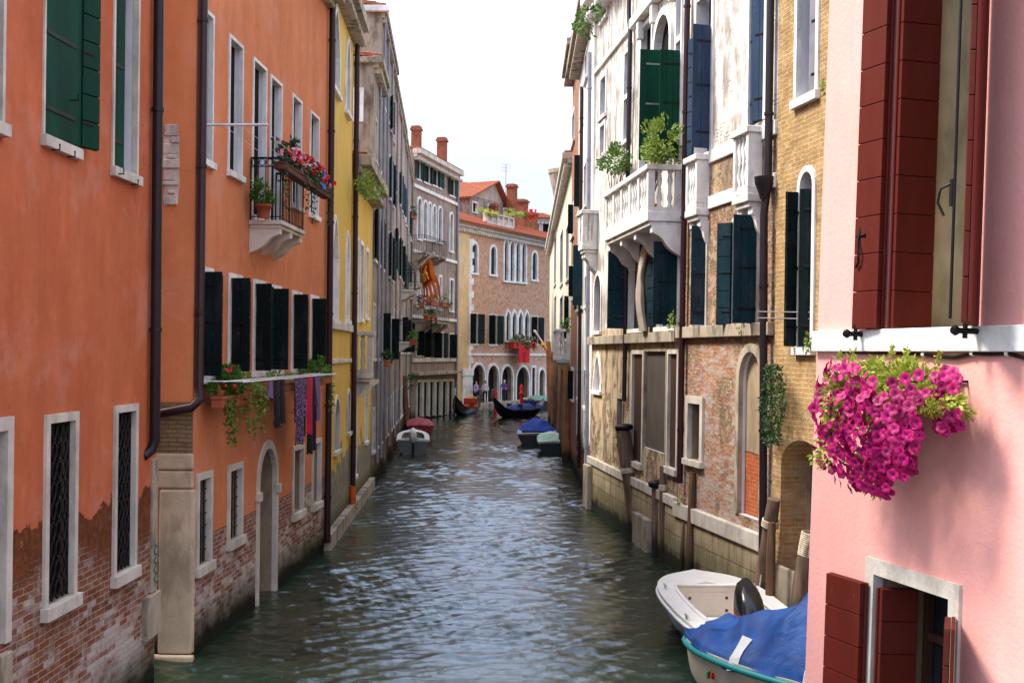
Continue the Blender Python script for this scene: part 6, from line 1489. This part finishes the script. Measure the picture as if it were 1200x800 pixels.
# ------------------------------------------------------------------ flags
def flag(pole_a, pole_b, corners, label, nseg=14):
    """swallow-tailed orange banner with a dark red field and gold emblem"""
    t = thing('flag', label, 'flag', pole_a); mb = MB(); mb.tube([pole_a, pole_b], .06, 8); mb.lathe(pole_b, ((.05, 0), (.1, .08), (.02, .2)), 8, ax=Vector(pole_b) - Vector(pole_a)); mb.build('pole', M['white_plaster'], t)
    A, B, C_, D = corners                            # A,B on the pole; C under B, D under A
    nr = (B - A).cross(D - A).normalized()
    def q(x, y): return A.lerp(B, x).lerp(D.lerp(C_, x), y) + nr * (.12 * math.sin(x * 5 + y * 4) + .05 * math.sin(y * 11))
    mb = MB(); N = nseg
    for i in range(N):
        for j in range(N):
            if j >= N * .62 and i % 3 == 2: continue
            m = 0 if not (2 <= i < N - 3 and 1 <= j < N * .56) else 1
            f = (lambda x, y: q(x, y)); mb.face([f(i / N, j / N), f((i + 1) / N, j / N), f((i + 1) / N, (j + 1) / N), f(i / N, (j + 1) / N)], m)
    for i in range(0, N, 3):
        mb.face([q(i / N, 1), q((i + 2) / N, 1), q((i + 1) / N, 1.12)], 0)
    mb.build('flag_cloth', [simple('orange_flag', S(204, 100, 34), .12, 3, .8, .03), simple('maroon_flag', S(146, 34, 24), .12, 3, .8, .03)], t); mb = MB()
    for s_ in (.07, -.07):                           # a winged beast reduced to a few gold strokes, on both faces
        P_ = lambda x, y: q(x, y) + nr * s_
        for pl, r in (([(.3, .38), (.42, .3), (.55, .3), (.62, .36)], .09), ([(.42, .3), (.36, .18), (.5, .14)], .06), ([(.5, .3), (.52, .18), (.64, .14)], .05), ([(.32, .38), (.3, .5)], .04), ([(.44, .32), (.45, .5)], .04), ([(.6, .36), (.64, .5)], .04), ([(.28, .3), (.24, .24)], .08)):
            mb.tube([P_(*p) for p in pl], r, 6)
    mb.build('emblem', simple('gold_thread', S(226, 160, 50), .1, 5, .6, .05), t)
zf = 73.0
PF = lambda px, py, dz=0: atZ(px, zf + dz, py)
flag(PF(486, 317, 1), PF(507, 298), (PF(489.5, 315, .6), PF(505, 301), PF(516, 346), PF(498, 352, .6)), 'orange banner with gold emblem on a white pole before the grey palazzo')
zf = 66.0
flag(PF(640, 408), PF(628, 390), (PF(640, 409), PF(629, 391), PF(634, 404), PF(650, 424)), 'orange banner on a leaning pole over the timber piles on the right')

# ------------------------------------------------------------------ mooring posts
def mpole(name, label, base, top, r, mat='pole', group='mooring posts', collar=False, rope=None, flat=True, seed=1, cap=True):
    g = random.Random(seed); base, top = Vector(base), Vector(top); t = thing(name, label, 'mooring post', base, group)
    b2 = base - (top - base).normalized() * 1.0; mb = MB(); n = 9; k = 12; L = top - b2; rows = []
    a = L.orthogonal().normalized(); b = L.normalized().cross(a); ph = [g.uniform(0, 6.28) for _ in range(4)]
    for i in range(k + 1):
        s_ = i / k; rr = r * (1.12 - .2 * s_) * (1 + .05 * math.sin(s_ * 9 + ph[0])); c = b2 + L * s_ + a * .25 * r * math.sin(s_ * 5 + ph[1])
        if i == k: rr *= .92
        rows.append([c + (a * math.cos(q * 2 * math.pi / 12) + b * math.sin(q * 2 * math.pi / 12)) * rr * (1 + .08 * math.sin(q * 2.1 + ph[2]) + .05 * math.sin(q * 4.3 + s_ * 4)) for q in range(12)])
    mb.grid(rows, 0, True, True); mb.face(rows[-1]); mb.build('post', M[mat], t)
    if collar:
        mb = MB(); d = L.normalized()
        mb.lathe(top - d * .12, ((r * 1.0, 0), (r * 1.25, .02), (r * 1.3, .1), (r * 1.05, .13), (r * .2, .16)), 12, ax=d); mb.build('cap', M['iron'], t)
    if rope:
        mb = MB(); d = L.normalized()
        for h in rope:
            c = base + (top - base) * h
            for j in range(4): mb.tube([c + d * .03 * j + (a * math.cos(q * .6283) + b * math.sin(q * .6283)) * r * 1.12 for q in range(11)], .016, 5, cap=False)
        mb.build('rope', M['rope'], t)
    return t
M['rope'] = simple('rope', S(196, 182, 158), .2, 12, .9, .3)
def pp(name, label, bx, by, tx, ty, r, **k):
    b = G(bx, by); mpole(name, label, b, atZ(tx, b.y + k.pop('dy', 0), ty), r, **k)
pp('mooring_post', 'thick grey post with dark cap leaning on the peeling palazzo corner', 745, 628, 731, 498, .17, collar=True, rope=(.58,), seed=2)
pp('mooring_post', 'short thick capped post standing free of the wall beside a thinner one', 771.5, 650, 768.5, 564, .13, collar=True, seed=3)
pp('mooring_post', 'thin grey post touching the short thick capped post', 778, 656, 777, 546, .075, seed=4, rope=(.75,))
pp('mooring_post', 'slim reddish brown pole before the small stone framed window', 806, 678, 812, 553, .07, mat='pole_brown', seed=5, dy=.1)
pp('mooring_post', 'stout weathered post leaning right beside the downpipe and white motorboat', 882, 726, 908, 584, .115, seed=6, dy=-.55, rope=(.78,))
pp('mooring_post', 'dark upright post in front of the downpipe foot', 902, 740, 905, 612, .07, mat='pole_brown', seed=7)
pp('mooring_post', 'rope wrapped post with white band leaning against the pink house corner', 929, 750, 952, 622, .135, seed=8, rope=(.92, .85, .78), dy=-.1)
pp('mooring_post', 'thin pale stake standing at the foot of the stone plinth', 798, 672, 803, 590, .035, seed=9)
for i, (bx, by, tx, ty, lab) in enumerate(((448, 552, 443, 470, 'leaning dark post nearest on the left bank past the yellow house'), (457, 536, 447, 440, 'tall leaning post just left of the grey moored boat'), (441, 556, 440, 515, 'short stump of a post at the yellow house kerb'), (476, 508, 474, 440, 'dark post behind the red moored boat'))):
    pp('mooring_post', lab, bx, by, tx, ty, .16, seed=20 + i, mat='pole_brown' if i % 2 else 'pole')
for i, (bx, tx, ty, mt) in enumerate(((645, 643, 400, 'pile_tan'), (648.5, 648, 412, 'pile_tan'), (652, 654, 420, 'pole'), (656, 658, 424, 'pile_tan'), (660, 661, 432, 'pole'), (664, 663, 428, 'pile_tan'), (655, 651, 450, 'pole'), (661, 664, 452, 'pole'))):
    pp('mooring_pile', 'tall timber pile in the dense cluster below the cream house', bx, 592 - (692 - bx) * 2.13 + 4 + (i % 3) * 2, tx, ty, .17, seed=40 + i, mat=mt, group='timber piles below the cream house')
rp = simple('red_paint', S(190, 26, 28), .1, 4, .5, .05)
for px, by, ty, lab in ((580.5, 482, 456, 'short red mooring post left of the taller red one at the arcade'), (611, 484, 450, 'tall red mooring post with knob standing behind the gondola')):
    b = G(px, by); t = thing('mooring_post', lab, 'mooring post', b, 'red posts at the arcade'); h = (atZ(px, b.y, ty) - b).z; mb = MB(); mb.lathe(b - UP, ((.14, 0), (.12, 1 + h - .7)), 10); mb.build('post', rp, t); mb = MB(); mb.lathe(b + UP * (h - .7), ((.17, 0), (.17, .12), (.1, .16), (.15, .4), (.11, .58), (.03, .7)), 10); mb.build('cap', rp, t)

# mooring rope of the white boat
b_, L_, sh_ = WB; p0 = b_.P(L_ * .2, -.72, sh_(.7) + .1); p1 = G(882, 726) + Vector((.12, -.25, 1.15)); mb = MB()
mb.tube([p0.lerp(p1, i / 12) - UP * .35 * math.sin(math.pi * i / 12) for i in range(13)], .014, 6); tagk(mb.build('mooring_rope', M['rope'], None, 0, p0), 'pale rope slung from the white motorboat to the leaning post', 'rope')
